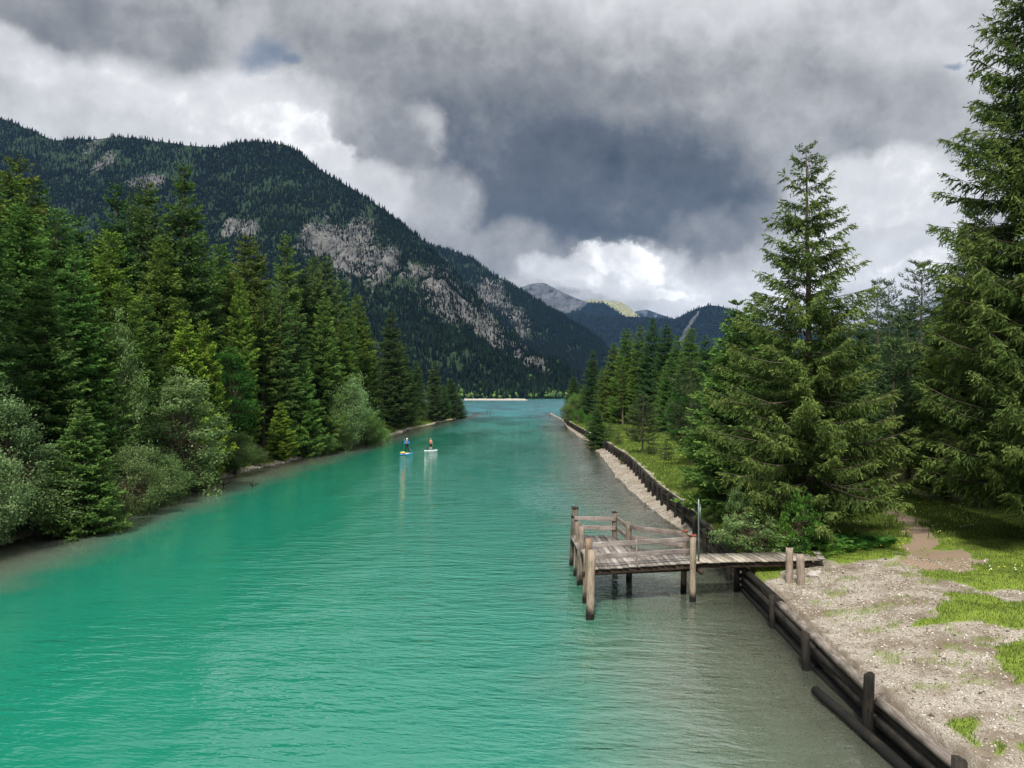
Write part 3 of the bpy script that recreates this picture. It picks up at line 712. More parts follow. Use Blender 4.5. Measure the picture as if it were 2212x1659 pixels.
# ---------------------------------------------------------------- one of each kind
K_HERO = conifer('hero_spruce', 3, 15.8, 4.1, zb=.10, whorls=36, nb=7, power=.86, low=1.42, node=.10, twig=.66, width=.052, hang=1.25, up=.30, droop=-.30, sub=7, ragged=.24, dead=36)
K_GIANT = conifer('giant_spruce', 9, 22.0, 4.35, zb=.10, whorls=50, nb=9, power=.74, low=1.2, node=.12, twig=.8, width=.062, hang=1.25, up=.30, droop=-.28, sub=6, ragged=.30, dead=30)
K_TALL = [conifer('tall_spruce', 20 + i, 24.0, (3.9, 4.4, 4.1)[i], zb=.04 + .02 * i, whorls=46, nb=8, power=.80, node=.21, twig=1.0, width=.13, hang=.6, up=.28, droop=-.30, sub=4, ragged=.24) for i in range(3)]
K_SLIM = [conifer('slim_spruce', 30 + i, 24.0, (2.4, 2.7)[i], zb=.30, whorls=26, nb=6, power=.62, node=.25, twig=.8, width=.12, hang=.7, up=.22, droop=-.32, sub=4, ragged=.3, dead=46) for i in range(2)]
K_BROADSPRUCE = [conifer('young_spruce', 40 + i, 10.0, 2.6, zb=.02, whorls=28, nb=8, power=.86, node=.14, twig=.72, width=.095, hang=.35, up=.24, droop=-.12, sub=4, ragged=.2) for i in range(2)]
K_PINE = [conifer('young_pine', 50 + i, 8.0, 1.7, zb=.20, whorls=13, nb=5, power=.55, node=.16, twig=.46, width=.07, hang=-.25, up=.35, droop=.05, sub=2, mat=M_PINE, ragged=.35, tuft=9, top_up=1.0, trunk_r=.085, bare=.3) for i in range(2)]
K_DARKPINE = [conifer('dark_pine', 60, 12.0, 2.6, zb=.18, whorls=18, nb=6, power=.6, node=.22, twig=.6, width=.06, hang=-.1, up=.2, droop=-.02, sub=3, mat=M_PINE, ragged=.4, tuft=6, bare=.3)]
K_SMALLPINE = [conifer('low_pine', 70, 2.0, .8, zb=.05, whorls=9, nb=5, power=.7, node=.09, twig=.28, width=.025, hang=-.3, up=.3, droop=.1, sub=2, mat=M_PINE, ragged=.3, tuft=7, top_up=1.0, trunk_r=.03)]
K_WILLOW = [bush('willow', 80 + i, 5.0, 5.0, 170, 110, .15, M_WILLOW, base=(.04, .10, .06)[i], narrow=.26, shape=(.8, .6, 1.0)[i]) for i in range(3)]
K_TALLWILLOW = [bush('tall_willow', 90, 4.5, 9.0, 200, 110, .17, M_WILLOW, base=.05, narrow=.27, shape=.45, lobes=.5)]
K_BROAD = [bush('maple', 95 + i, 6.0, 9.0, 190, 100, .19, M_BROAD, base=.08, narrow=.24, flat=.35, shape=.5, stems=4, lobes=.45) for i in range(2)]
K_SHRUB = [bush('shrub', 100 + i, 2.0, 1.7, 90, 90, .075, M_WILLOW if i == 0 else M_BROAD, base=.03, narrow=.26, shape=.8, stems=9, lobes=.5) for i in range(2)]

# ---------------------------------------------------------------- trees on the left bank
R_ = random.Random(5)
DARK, MID, FRESH, YELL, OLIVE = (.66, .80, .80), (1.0, 1.12, .95), (1.2, 1.45, 1.05), (1.75, 1.75, .8), (1.15, 1.2, .8)
def vary(c, k=.10): return tuple(v * R_.uniform(1 - k, 1 + k) for v in c)
def tree_px(kind, px, py, d, color, name, label, cat, group=None, wide=1.0, **kw):
    """a tree whose top stands at picture point (px, py) when it grows d metres away"""
    x = (px * S22 - 512) * d / FPX; zt = CAM_H + (HZ - py * S22) * d / FPX; z0 = ground_z(x, d)
    sz = (zt - z0) / kind['H']; sx = sz ** .75 * wide * (kind.get('n', 1))
    if x < 0 and x > float(xl(d)) - .6: print('tree in water', px, py, d, x, float(xl(d)))
    return plant_thing(kind, name, label, cat, x, d, sx, sz, R_.uniform(0, 6.28), vary(color), group, **kw)
GL = 'tall spruces of the dense left bank forest'
LEFT = [  # px, py, distance, kind, colour, wide, label
    (8, 362, 54, K_TALL[1], OLIVE, 1.2, 'brown-green spruce at the very left edge of the forest skyline'),
    (37, 341, 58, K_TALL[0], OLIVE, 1.25, 'tall olive spruce topping the left end of the forest, under the first mountain saddle'),
    (75, 388, 64, K_TALL[2], DARK, 1.1, 'dark spruce close behind the tall olive one at the left end'),
    (45, 440, 46, K_TALL[1], FRESH, 1.15, 'fresh green spruce with a bare leader in front of the olive pair at far left'),
    (122, 452, 50, K_TALL[2], FRESH, 1.1, 'bluish green spruce with a long bare leader, left part of the bank'),
    (167, 465, 55, K_TALL[0], MID, 1.0, 'mid green spruce with a blunt top right of the two leader-topped ones'),
    (205, 500, 62, K_TALL[1], MID, 1.0, 'rounded spruce crown just below the mountain rock scar'),
    (247, 397, 72, K_TALL[0], DARK, .95, 'dark pointed spruce, first narrow spire left of the pair before the tallest'),
    (285, 421, 80, K_TALL[2], DARK, .9, 'faint slender spruce spire between two taller spires'),
    (320, 390, 74, K_TALL[1], MID, .95, 'pointed spruce spire just left of the tallest tree on the left bank'),
    (397, 357, 76, K_TALL[0], MID, 1.05, 'tallest spruce on the left bank, standing against the dark mountain'),
    (232, 500, 55, K_TALL[2], YELL, 1.0, 'yellowish spruce below the dark pointed spire'),
    (352, 512, 66, K_TALL[1], OLIVE, 1.1, 'broad olive spruce in front of the tallest tree'),
    (440, 545, 82, K_TALL[0], MID, 1.1, 'spruce filling the gap right of the tallest tree'),
    (480, 528, 86, K_TALL[2], OLIVE, 1.0, 'soft topped olive spruce left of the twin crowns'),
    (530, 508, 84, K_TALL[1], OLIVE, 1.15, 'bushy topped spruce at the left of the twin crowns'),
    (560, 548, 84, K_TALL[0], MID, 1.0, 'broad spruce shoulder right of the bushy topped crown'),
    (616, 508, 92, K_TALL[0], FRESH, .9, 'slim bright spire with a layered top, middle of the left bank'),
    (655, 580, 96, K_TALL[1], DARK, 1.0, 'dark spruce in the dip right of the layered spire'),
    (678, 557, 100, K_TALL[2], MID, .95, 'left of two close spires against the grey rock face'),
    (701, 553, 104, K_TALL[1], MID, .95, 'right of two close spires against the grey rock face'),
    (737, 605, 112, K_TALL[0], MID, 1.0, 'spruce stepping down right of the two close spires'),
    (770, 638, 122, K_TALL[2], OLIVE, 1.0, 'olive spruce at the end of the high forest before the gap'),
    (790, 690, 130, K_TALL[1], DARK, 1.0, 'dark spruce tucked beside the olive one at the gap'),
    (846, 674, 146, K_TALL[0], DARK, 1.2, 'big dark spruce standing clear with a straight spire and wide skirt'),
    (872, 742, 156, K_TALL[1], DARK, 1.0, 'dark spruce on the right shoulder of the big clear one'),
    (900, 778, 176, K_TALL[2], DARK, 1.0, 'short dark spruce between the clear one and the point'),
    (938, 780, 188, K_TALL[0], DARK, 1.1, 'pointed spruce second from the end of the left bank'),
    (958, 832, 196, K_TALL[1], DARK, 1.1, 'low spruce between the last two trees of the left point'),
    (974, 818, 212, K_TALL[2], DARK, 1.5, 'last wide dark spruce overhanging the water at the left point'),
    (992, 856, 220, K_BROADSPRUCE[0], DARK, 1.5, 'small bushy conifer leaning over the water at the tip of the point'),
    (400, 678, 61, K_BROADSPRUCE[0], YELL, .95, 'bright yellow-green young spruce among dark trees'),
    (440, 690, 63, K_BROADSPRUCE[1], YELL, .8, 'second yellow-green spruce crown beside the bright one'),
    (517, 602, 78, K_TALL[2], YELL, .72, 'yellow-green layered spruce with drooping tips, middle of the bank'),
    (606, 868, 79.6, K_BROADSPRUCE[1], YELL, 1.0, 'small yellow-tipped spruce at the water edge below bare trunks'),
    (160, 560, 45, K_TALL[0], FRESH, 1.1, 'big green spruce behind the willows, left part of the bank'),
    (95, 600, 42, K_TALL[1], MID, 1.1, 'large shaggy spruce with pale twig tips behind the pale willow'),
    (215, 690, 46, K_TALL[2], FRESH, 1.0, 'full green spruce between the two pale willows'),
    (268, 610, 53, K_TALL[1], OLIVE, 1.0, 'olive spruce behind the tall pale willow'),
    (310, 640, 57, K_TALL[0], FRESH, 1.0, 'narrow green spruce left of the yellow-green one'),
    (180, 870, 38.5, K_BROADSPRUCE[0], FRESH, 1.1, 'low spruce with yellowish branch tips reaching over the near water'),
    (569, 640, 82, K_SLIM[0], OLIVE, 1.0, 'spruce with a bare pale lower trunk, left of the pair'),
    (604, 610, 84, K_SLIM[1], MID, 1.0, 'spruce with a bare pale trunk and dead side twigs, right of the pair'),
    (640, 660, 88, K_SLIM[1], DARK, 1.0, 'spruce with high crown behind the dead-twigged trunk'),
    (700, 640, 95, K_TALL[1], FRESH, 1.0, 'broad deep green spruce right of the bare trunks'),
    (735, 700, 102, K_TALL[2], OLIVE, 1.1, 'olive spruce behind the round willow'),
    (762, 770, 110, K_SLIM[0], OLIVE, 1.0, 'thin trunked spruce at the right of the round willow'),
    (655, 770, 86, K_BROADSPRUCE[0], FRESH, 1.0, 'young green spruce between bare trunks and round willow'),
]
for px, py, d, k, c, w, lab in LEFT: tree_px(k, px, py, d, c, 'spruce_tree', lab, 'tree', GL, w)
rr = np.random.default_rng(77)
sky_px = [(-60, 400), (8, 400), (75, 430), (170, 480), (290, 470), (400, 480), (480, 560), (620, 580), (700, 600), (790, 700), (850, 740), (900, 800), (975, 850), (1010, 880)]
nfill = 0
while nfill < 58:                                            # trees inside the forest, seen only as tops and trunks between the front ones
    d = rr.uniform(44, 215); x = float(xl(d)) - rr.uniform(6, 34); px = (x * FPX / d + 512) / S22
    if px < -80: continue
    py = np.interp(px, [q[0] for q in sky_px], [q[1] for q in sky_px]) + rr.uniform(25, 110)
    if CAM_H + (HZ - py * S22) * d / FPX < 9: continue
    tree_px(K_TALL[nfill % 3] if nfill % 4 else K_SLIM[nfill % 2], px, py, d, (DARK, MID, OLIVE)[nfill % 3], 'spruce_tree', 'dark spruce standing deep inside the left bank forest', 'tree', 'inner spruces of the left bank forest', 1.05)
    nfill += 1

def bush_px(kind, px, top, bot, wpx, color, name, label, cat, group, z0=.15, tn='stems', cn='leaves', push=0.0, **kw):
    d = (CAM_H - z0) * FPX / (bot * S22 - HZ) + push; x = (px * S22 - 512) * d / FPX
    h = (bot - top) * S22 * d / FPX; w = wpx * S22 * d / FPX
    t = plant_thing(kind, name, label, cat, x, d, w * .98 / (2 * kind['R']), h * .93 / kind['H'], R_.uniform(0, 6.28), vary(color, .06), group, tn, cn, **kw)
    return t
GW = 'willow bushes along the left waterline'
PALE, GREY, WGREEN = (1.2, 1.25, 1.05), (1.0, 1.1, .82), (.9, 1.12, .6)
for px, top, bot, w, k, c, lab in [
    (8, 850, 1165, 190, K_TALLWILLOW[0], PALE, 'pale silvery willow cut by the left picture edge'),
    (-40, 930, 1195, 190, K_WILLOW[1], PALE, 'low silvery willow half outside the left picture edge'),
    (95, 985, 1148, 250, K_WILLOW[0], GREY, 'wide grey-green willow spreading over the near left water'),
    (190, 1050, 1135, 120, K_WILLOW[2], GREY, 'low twiggy willow with leaves trailing in the near water'),
    (255, 690, 1095, 130, K_TALLWILLOW[0], GREY, 'tall thin willow rising in front of dark spruces'),
    (285, 930, 1108, 150, K_WILLOW[1], GREY, 'willow overhanging the dark gap at the left waterline'),
    (392, 800, 1062, 180, K_TALLWILLOW[0], (1.3, 1.4, 1.05), 'large soft pale willow in front of the yellow-green spruce'),
    (345, 960, 1085, 120, K_WILLOW[2], GREY, 'grey willow leaning low beside the large soft one'),
    (425, 985, 1052, 90, K_WILLOW[0], WGREEN, 'fresh green low willow left of the pale gravel patch'),
    (508, 925, 1022, 90, K_WILLOW[1], WGREEN, 'olive willow bush right of the first pale gravel patch'),
    (540, 958, 1006, 70, K_WILLOW[2], GREY, 'spreading bush with branches over the second gravel patch'),
    (468, 950, 1026, 60, K_WILLOW[0], WGREEN, 'upright narrow bush behind the first gravel patch'),
    (660, 903, 983, 72, K_WILLOW[0], GREY, 'rounded grey-green willow left of the biggest round one'),
    (745, 808, 970, 108, K_WILLOW[2], (1.15, 1.35, 1.05), 'biggest round willow, standing where the left bank bends away'),
    (725, 880, 973, 70, K_WILLOW[0], WGREEN, 'dark shrub under the left side of the biggest round willow'),
    (792, 868, 960, 80, K_WILLOW[1], WGREEN, 'green willow sloping down right of the biggest round one'),
    (700, 935, 980, 60, K_WILLOW[2], WGREEN, 'small shrub at the waterline between two round willows'),
    (822, 905, 952, 50, K_SHRUB[0], FRESH, 'low bright bush at the end of the willow row'),
    (888, 888, 922, 45, K_SHRUB[0], FRESH, 'low bush on the grassy strip under the big clear spruce'),
    (935, 868, 908, 46, K_WILLOW[0], WGREEN, 'round bush under the last trees of the left point'),
    (905, 870, 915, 36, K_WILLOW[1], WGREEN, 'darker bush left of the round one near the point'),
    (625, 925, 990, 40, K_SHRUB[1], FRESH, 'bright leafy clump at the water edge below the yellow-tipped spruce'),
]: bush_px(k, px, top, bot, w, c, 'willow_bush', lab, 'bush', GW, push=.6 if bot > 1000 else 1.2)
bush_px(K_BROAD[0], 490, 755, 1018, 150, (.8, 1.0, .8), 'maple_tree', 'deep green broadleaf tree with layered leaves among the left conifers', 'tree', None, push=4, tn='trunk', cn='crown')
bush_px(K_BROAD[1], 455, 780, 1022, 90, (.75, .95, .8), 'maple_tree', 'smaller deep green broadleaf tree left of the layered one', 'tree', None, push=5, tn='trunk', cn='crown')

# ---------------------------------------------------------------- trees on the right bank
plant_thing(K_HERO, 'spruce_tree', 'big solitary spruce with an open spire behind the jetty', 'tree', 11.9, 30.8, 1.0, 1.0, 1.1, (1.05, 1.0, .85))
plant_thing(K_GIANT, 'spruce_tree', 'giant spruce cut off by the right picture edge', 'tree', 19.7, 28.5, 1.0, 1.05, 2.2, (.95, .92, .82))
GR = 'conifers on the right bank'
for px, py, d, k, c, w, lab in [
    (2110, 430, 39, K_GIANT, OLIVE, .80, 'tall spruce just left of the giant at the right edge, partly hidden by it'),
    (2040, 660, 42, K_TALL[1], YELL, .9, 'yellow-green spruce at the left foot of the right edge group'),
    (1598, 650, 38, K_BROADSPRUCE[0], MID, 1.25, 'bright green spruce pressed against the left side of the solitary spruce'),
    (1635, 640, 44, K_TALL[2], MID, 1.2, 'green spruce with a thin leader close behind the solitary spruce'),
    (1560, 760, 46, K_BROADSPRUCE[1], MID, 1.15, 'lower green spruce left of the bright one'),
    (1898, 610, 56, K_DARKPINE[0], DARK, .8, 'dark layered pine, left of two against the sky beyond the solitary spruce'),
    (1921, 612, 58, K_DARKPINE[0], DARK, .8, 'dark layered pine, right of two against the sky beyond the solitary spruce'),
    (1990, 570, 50, K_DARKPINE[0], DARK, 1.1, 'dark spreading pine crown left of the right edge group'),
    (1960, 690, 44, K_PINE[1], (1.15, 1.2, 1.1), 1.5, 'pale grey-green pine in the gap between the solitary spruce and the right edge group'),
    (1925, 740, 42, K_PINE[0], (1.15, 1.2, 1.1), 1.3, 'small pale pine at the right flank of the solitary spruce'),
    (1860, 700, 52, K_TALL[0], DARK, 1.1, 'dark spruce in the background gap right of the solitary spruce'),
    (2060, 620, 62, K_TALL[1], DARK, 1.1, 'dark spruce deep behind the right edge group'),
    (1970, 640, 70, K_TALL[2], DARK, 1.1, 'distant dark spruce closing the gap above the footpath'),
    (1790, 640, 60, K_TALL[0], DARK, 1.0, 'spruce mostly hidden behind the solitary spruce'),
    (1700, 700, 60, K_TALL[1], MID, 1.0, 'spruce half hidden behind the left side of the solitary spruce'),
    (1280, 756, 165, K_TALL[0], DARK, 1.05, 'pointed dark spruce standing a little apart at the left of the far right bank group'),
    (1240, 812, 190, K_TALL[1], DARK, 1.3, 'lowest dark spruce at the tip of the right bank'),
    (1328, 742, 150, K_TALL[2], OLIVE, 1.1, 'olive spruce with a rounded top in the far right bank group'),
    (1356, 709, 142, K_TALL[1], OLIVE, 1.1, 'spruce on the rising edge of the far right bank group'),
    (1384, 704, 138, K_TALL[0], OLIVE, 1.0, 'slim olive spruce next to the highest spire of the far group'),
    (1410, 689, 134, K_TALL[2], DARK, .95, 'highest dark spire of the far right bank group'),
    (1439, 701, 126, K_TALL[1], DARK, 1.05, 'dense spruce right of the highest spire of the far group'),
    (1465, 725, 118, K_TALL[0], MID, 1.1, 'rounded spruce between the dense one and the leader-topped one'),
    (1491, 709, 112, K_TALL[2], OLIVE, 1.05, 'spruce with a thin leader near the right of the far group'),
    (1524, 724, 104, K_TALL[0], DARK, .95, 'narrow dark spire at the right end of the far group'),
    (1545, 790, 84, K_TALL[1], MID, 1.0, 'mid green spruce behind the pines on the meadow'),
    (1305, 790, 158, K_TALL[1], MID, 1.1, 'small spruce in front of the rounded olive one at the right bank'),
    (1345, 780, 138, K_SLIM[0], OLIVE, .9, 'spruce with a long bare trunk at the back of the meadow'),
    (1300, 800, 150, K_SLIM[1], OLIVE, .8, 'thin spruce with a bare pole trunk near the right bank tip'),
    (1262, 830, 170, K_BROADSPRUCE[1], MID, 1.2, 'bushy conifer low at the right bank tip'),
]: tree_px(k, px, py, d, c, 'spruce_tree' if k in K_TALL + K_SLIM + K_BROADSPRUCE or k is K_GIANT else 'pine_tree', lab, 'tree', GR, w)
nf = 0
while nf < 26:
    d = rr.uniform(95, 185); x = float(xw(d)) + rr.uniform(9, 50); px = (x * FPX / d + 512) / S22
    if px > 1640: continue
    py = np.interp(px, [1240, 1330, 1410, 1520, 1640], [840, 770, 730, 740, 720]) + rr.uniform(15, 60)
    tree_px(K_TALL[nf % 3], px, py, d, (DARK, MID)[nf % 2], 'spruce_tree', 'dark spruce deep inside the far right bank wood', 'tree', 'inner spruces of the right bank wood', 1.1); nf += 1
nf = 0
while nf < 22:
    d = rr.uniform(48, 110); x = rr.uniform(24, 75); px = (x * FPX / d + 512) / S22
    if px < 1640 or px > 2500: continue
    tree_px(K_TALL[nf % 3], px, np.interp(px, [1640, 1860, 1960, 2300], [740, 700, 690, 560]) + rr.uniform(0, 70), d, (DARK, MID)[nf % 2], 'spruce_tree', 'shaded spruce in the wood behind the footpath', 'tree', 'spruces of the wood behind the footpath', 1.1); nf += 1
GP = 'young pines on the meadow'
def stand_px(kind, px, top, bot, z0, color, name, label, cat, group, wide, **kw):
    d = (CAM_H - z0) * FPX / (bot * S22 - HZ); x = (px * S22 - 512) * d / FPX
    h = (bot - top) * S22 * d / FPX; sz = h / kind['H']
    return plant_thing(kind, name, label, cat, x, d, sz * wide, sz, R_.uniform(0, 6.28), vary(color, .05), group, **kw)
stand_px(K_BROADSPRUCE[0], 1290, 868, 955, .9, DARK, 'pine_tree', 'dense dark conifer right behind the shore wall', 'tree', GP, 1.5)
stand_px(K_PINE[0], 1388, 858, 982, 1.0, (1.0, 1.0, .9), 'pine_tree', 'young pine with a clear brown trunk on the sunny meadow', 'tree', GP, 1.5)
stand_px(K_PINE[1], 1493, 792, 1012, 1.1, (.9, .92, .85), 'pine_tree', 'taller thin-crowned pine on the meadow beside the bright spruce', 'tree', GP, 1.35)
for px, top, bot, lab in [(1318, 918, 948, 'tiny pine near the left end of the meadow'), (1335, 935, 962, 'knee-high pine in front of the shore wall meadow'), (1368, 925, 958, 'small pine left of the young pine with brown trunk'),
                          (1408, 945, 985, 'small pine at the foot of the young pine'), (1440, 960, 1000, 'low spreading pine between the two meadow pines'), (1345, 965, 985, 'low dark pine close to the wall posts')]:
    stand_px(K_SMALLPINE[0], px, top, bot, 1.0, (.85, .95, .8), 'pine_sapling', lab, 'tree', 'pine saplings on the meadow', 1.3)
bush_px(K_BROAD[1], 1428, 775, 925, 85, (1.15, 1.2, 1.0), 'maple_tree', 'light green broadleaf tree in front of the far right bank group', 'tree', None, .9, tn='trunk', cn='crown')
bush_px(K_BROAD[0], 1470, 830, 960, 80, (.75, 1.0, .85), 'maple_tree', 'dark green broadleaf bush tree behind the taller meadow pine', 'tree', None, .9, tn='trunk', cn='crown')
GS = 'bushes at the tip of the right bank'
for px, top, bot, w, k, c, lab in [(1228, 868, 912, 36, K_WILLOW[0], GREY, 'grey-green bush overhanging the water at the right bank tip'), (1243, 850, 912, 40, K_WILLOW[1], WGREEN, 'taller bush behind the overhanging one at the right bank tip'),
                                   (1252, 888, 920, 34, K_SHRUB[1], FRESH, 'light green bush by the first wall posts'), (1275, 900, 930, 30, K_SHRUB[1], FRESH, 'low bush between the dark conifer and the bank tip')]:
    bush_px(k, px, top, bot, w, c, 'willow_bush', lab, 'bush', GS, .7)

# undergrowth round the jetty
def shrub_at(kind, x, y, w, h, c, name, label, cat='bush', group=None):
    return plant_thing(kind, name, label, cat, x, y, w * .98 / (2 * kind['R']), h * .93 / kind['H'], R_.uniform(0, 6.28), vary(c, .05), group, 'stems', 'leaves')
K_OSIER = bush('osier', 130, 1.9, 1.6, 130, 60, .085, M_WILLOW, base=.05, narrow=.16, shape=1.0, stems=16, lobes=.5)
K_LEAFY = bush('leafy_shrub', 131, 1.5, 1.7, 60, 45, .13, M_BROAD, base=.10, narrow=.24, shape=.6, stems=5, lobes=.5, flat=.5)
shrub_at(K_OSIER, 9.0, 28.75, 2.4, 1.75, (1.25, 1.3, .95), 'osier_bush', 'fine-leaved grey-green osier leaning over the footbridge')
shrub_at(K_OSIER, 8.85, 30.0, 1.2, 2.5, (1.2, 1.3, .9), 'osier_bush', 'upright feathery osier shoots behind the footbridge')
shrub_at(K_LEAFY, 9.95, 28.2, 1.1, 1.5, (1.9, 1.8, 1.2), 'leafy_shrub', 'yellow-green small-leaved shrub beside the osier')
shrub_at(K_LEAFY, 10.6, 28.4, 1.3, 2.4, (1.5, 1.6, 1.2), 'leafy_shrub', 'green maple sapling in front of the solitary spruce')
shrub_at(K_LEAFY, 10.35, 27.95, 1.1, .9, (.8, 1.0, .85), 'leafy_shrub', 'dark leafy clump under the maple sapling')
shrub_at(K_SHRUB[0], 8.35 + 1.2, 36.5, 1.8, 1.0, (.9, 1.05, .5), 'grassy_bush', 'rounded grassy hummock beside the shore wall')
shrub_at(K_SHRUB[0], 10.7, 40.5, 2.2, 1.1, (.75, .95, .4), 'grassy_bush', 'larger grassy hummock below the bright spruce')
shrub_at(K_SHRUB[0], 10.9, 47.0, 1.5, .7, (1.0, 1.1, .6), 'grassy_bush', 'low bush by the wall at the meadow edge')
shrub_at(K_SHRUB[1], 12.8, 43.0, 2.6, 1.0, (.9, .9, .5), 'grassy_bush', 'turf mound below the taller meadow pine')
shrub_at(K_LEAFY, 18.9, 25.2, 1.6, 2.6, (.8, .95, .7), 'leafy_shrub', 'dark ivy-leaved sapling at the right picture edge')
shrub_at(K_SHRUB[1], 19.2, 23.6, 1.6, 1.3, (.75, .95, .6), 'leafy_shrub', 'dense low shrub below the sapling at the right edge')

# ferns
def fern_mesh(seed):
    rng = np.random.default_rng(seed); P, D, L, W, S = [], [], [], [], []
    for f in range(11):
        a = f * 2 * np.pi / 11 + rng.normal(0, .2); ln = rng.uniform(.5, .85)
        for s in np.linspace(.12, 1, 13):
            r = ln * s; p = np.array([np.cos(a) * r, np.sin(a) * r, ln * (.95 * s - .75 * s * s)])
            for sg in (-1, 1):
                P.append(p); S.append([np.cos(a) * .6, np.sin(a) * .6, .4])
                D.append([-np.sin(a) * sg + np.cos(a) * .35, np.cos(a) * sg + np.sin(a) * .35, -.15 + rng.normal(0, .08)]); L.append(.26 * (1.05 - s) + .03); W.append(.07)
    V, F = kites(np.array(P), norm(np.array(D)), np.array(L), np.array(W), rng, np.array(S))
    return np_mesh('fern_fronds', V, [F], M_BROAD, {'tint': ('FACE', np.clip(rng.normal(.62, .2, len(F)), 0, 1))})
FERN = [fern_mesh(140), fern_mesh(141)]
def fern(x, y, s, c, lab):
    o = obj('fern', FERN[R_.randrange(2)], None, (x, y, ground_z(x, y) + .02)); o.scale = (s, s, s); o.rotation_euler = (0, 0, R_.uniform(0, 6.28)); o.color = (*c, 1)
    tag(o, lab, 'fern', 'ferns under the solitary spruce')
for x, y, s, c, lab in [(10.9, 27.6, 1.2, (1.5, 1.45, .9), 'yellow-green fern nearest the footbridge end'), (11.5, 27.9, 1.1, (1.2, 1.25, .9), 'fern right of the yellow-green one'), (12.1, 28.1, 1.1, (.9, 1.1, .8), 'fern at the middle of the row under the spruce'),
                        (12.8, 28.4, 1.2, (.7, .95, .75), 'dark fern in the spruce shade'), (13.5, 28.8, 1.25, (.65, .9, .7), 'dark fern near the footpath'), (13.0, 29.2, 1.2, (.6, .85, .7), 'shaded fern behind the row'), (11.9, 29.0, 1.1, (.6, .85, .7), 'shaded fern beside the spruce trunk'), (14.1, 29.3, 1.1, (.65, .9, .7), 'last fern before the footpath bend')]:
    fern(x, y, s, c, lab)

# the wood carries on past both picture edges
for i in range(22):
    y = rr.uniform(14, 42); x = -26.5 - (i % 3) * 7 - rr.uniform(0, 5)
    if (x / y * FPX + 512) / S22 > -60: continue
    h = rr.uniform(15, 24); k = K_TALL[i % 3]
    plant_thing(k, 'spruce_tree', 'spruce of the near left wood just outside the left picture edge', 'tree', x, y, (h / 24) ** .8, h / 24, R_.uniform(0, 6.28), vary((DARK, MID, FRESH)[i % 3]), 'spruces beyond the left picture edge')
for i, (x, y) in enumerate([(-24.6, 31), (-25.2, 27), (-24.6, 23), (-25.6, 19)]):
    plant_thing(K_WILLOW[i % 3], 'willow_bush', 'willow bush on the near left shore just outside the left picture edge', 'bush', x, y, 1.0, .9, R_.uniform(0, 6.28), GREY, 'willows beyond the left picture edge', 'stems', 'leaves')
for i, (x, y, h) in enumerate([(25, 26, 19), (29, 20, 21), (27, 13, 17), (33, 29, 22), (35, 16, 20), (24, 33, 20), (31, 38, 22)]):
    plant_thing(K_TALL[i % 3], 'spruce_tree', 'spruce of the right wood just outside the right picture edge', 'tree', x, y, (h / 24) ** .8, h / 24, R_.uniform(0, 6.28), vary(MID), 'spruces beyond the right picture edge')

# ---------------------------------------------------------------- timber
def mat_wood(lo, hi, wet=True, grain=(16, 16, 1.3)):
    def fn(nb):
        P = nb.co('Object'); oi = nb.node('ShaderNodeObjectInfo')
        Pq = nb.v('ADD', P, nb.comb(nb.m('MULTIPLY', oi.outputs['Random'], 17.0), 0.0, nb.m('MULTIPLY', oi.outputs['Random'], 31.0)))
        g = nb.noise(nb.v('MULTIPLY', Pq, grain), 2.0, 6, .65); b = nb.noise(Pq, 2.2, 4, .6); kn = nb.vor(nb.v('MULTIPLY', Pq, (3.2, 3.2, 1.1)), 1.6)
        t = nb.m('ADD', nb.m('MULTIPLY', g, .6), nb.m('MULTIPLY', b, .4))
        t = nb.m('ADD', t, nb.m('MULTIPLY', nb.m('SUBTRACT', nb.attr('tint'), .5), .5))
        c = nb.mix(nb.mr(t, .3, .72), lo, hi)
        c = nb.mix(nb.mr(nb.noise(nb.v('MULTIPLY', Pq, (22, 22, .8)), 2.0, 4, .6), .60, .72), c, tuple(v * .28 for v in lo))
        c = nb.mix(nb.mr(kn, .10, .05), c, tuple(v * .4 for v in lo))
        c = nb.mix(1.0, c, oi.outputs['Color'], 'MULTIPLY')
        if wet:
            z = nb.xyz(nb.pos())[2]
            c = nb.mix(nb.mr(nb.m('ADD', z, nb.m('MULTIPLY', nb.m('SUBTRACT', b, .5), .5)), .12, .5, 1, 0), c, (.012, .012, .011))
        return principled(nb, c, .88, bump(nb, t, .7, .012), .2)
    return fn
M_POST = material('weathered_pile_wood', mat_wood(lin(86, 79, 72), lin(160, 151, 140)))
M_BOARD = material('grey_board_wood', mat_wood(lin(112, 102, 98), lin(178, 168, 162), False))
M_DECK = material('brown_grey_deck_wood', mat_wood(lin(100, 94, 90), lin(172, 165, 158), False))
M_BEAM = material('dark_beam_wood', mat_wood(lin(34, 28, 24), lin(74, 62, 54), True))
M_LOG = material('blackened_log_wood', mat_wood(lin(18, 17, 16), lin(62, 58, 53), True))
M_GREYLOG = material('silvered_log_wood', mat_wood(lin(82, 76, 70), lin(164, 154, 146), True))
M_RUST = material('rusty_cap', lambda nb: principled(nb, nb.mix(nb.noise(nb.pos(), 22, 4, .6), lin(92, 48, 36), lin(140, 84, 62)), .8))
M_STEEL = material('galvanised_steel', lambda nb: principled(nb, nb.mix(nb.noise(nb.pos(), 9, 3, .6), lin(96, 110, 107), lin(132, 144, 140)), .45, None, .5, .5))
M_SIGN = material('white_sign_plate', lambda nb: principled(nb, lin(206, 210, 210), .5))

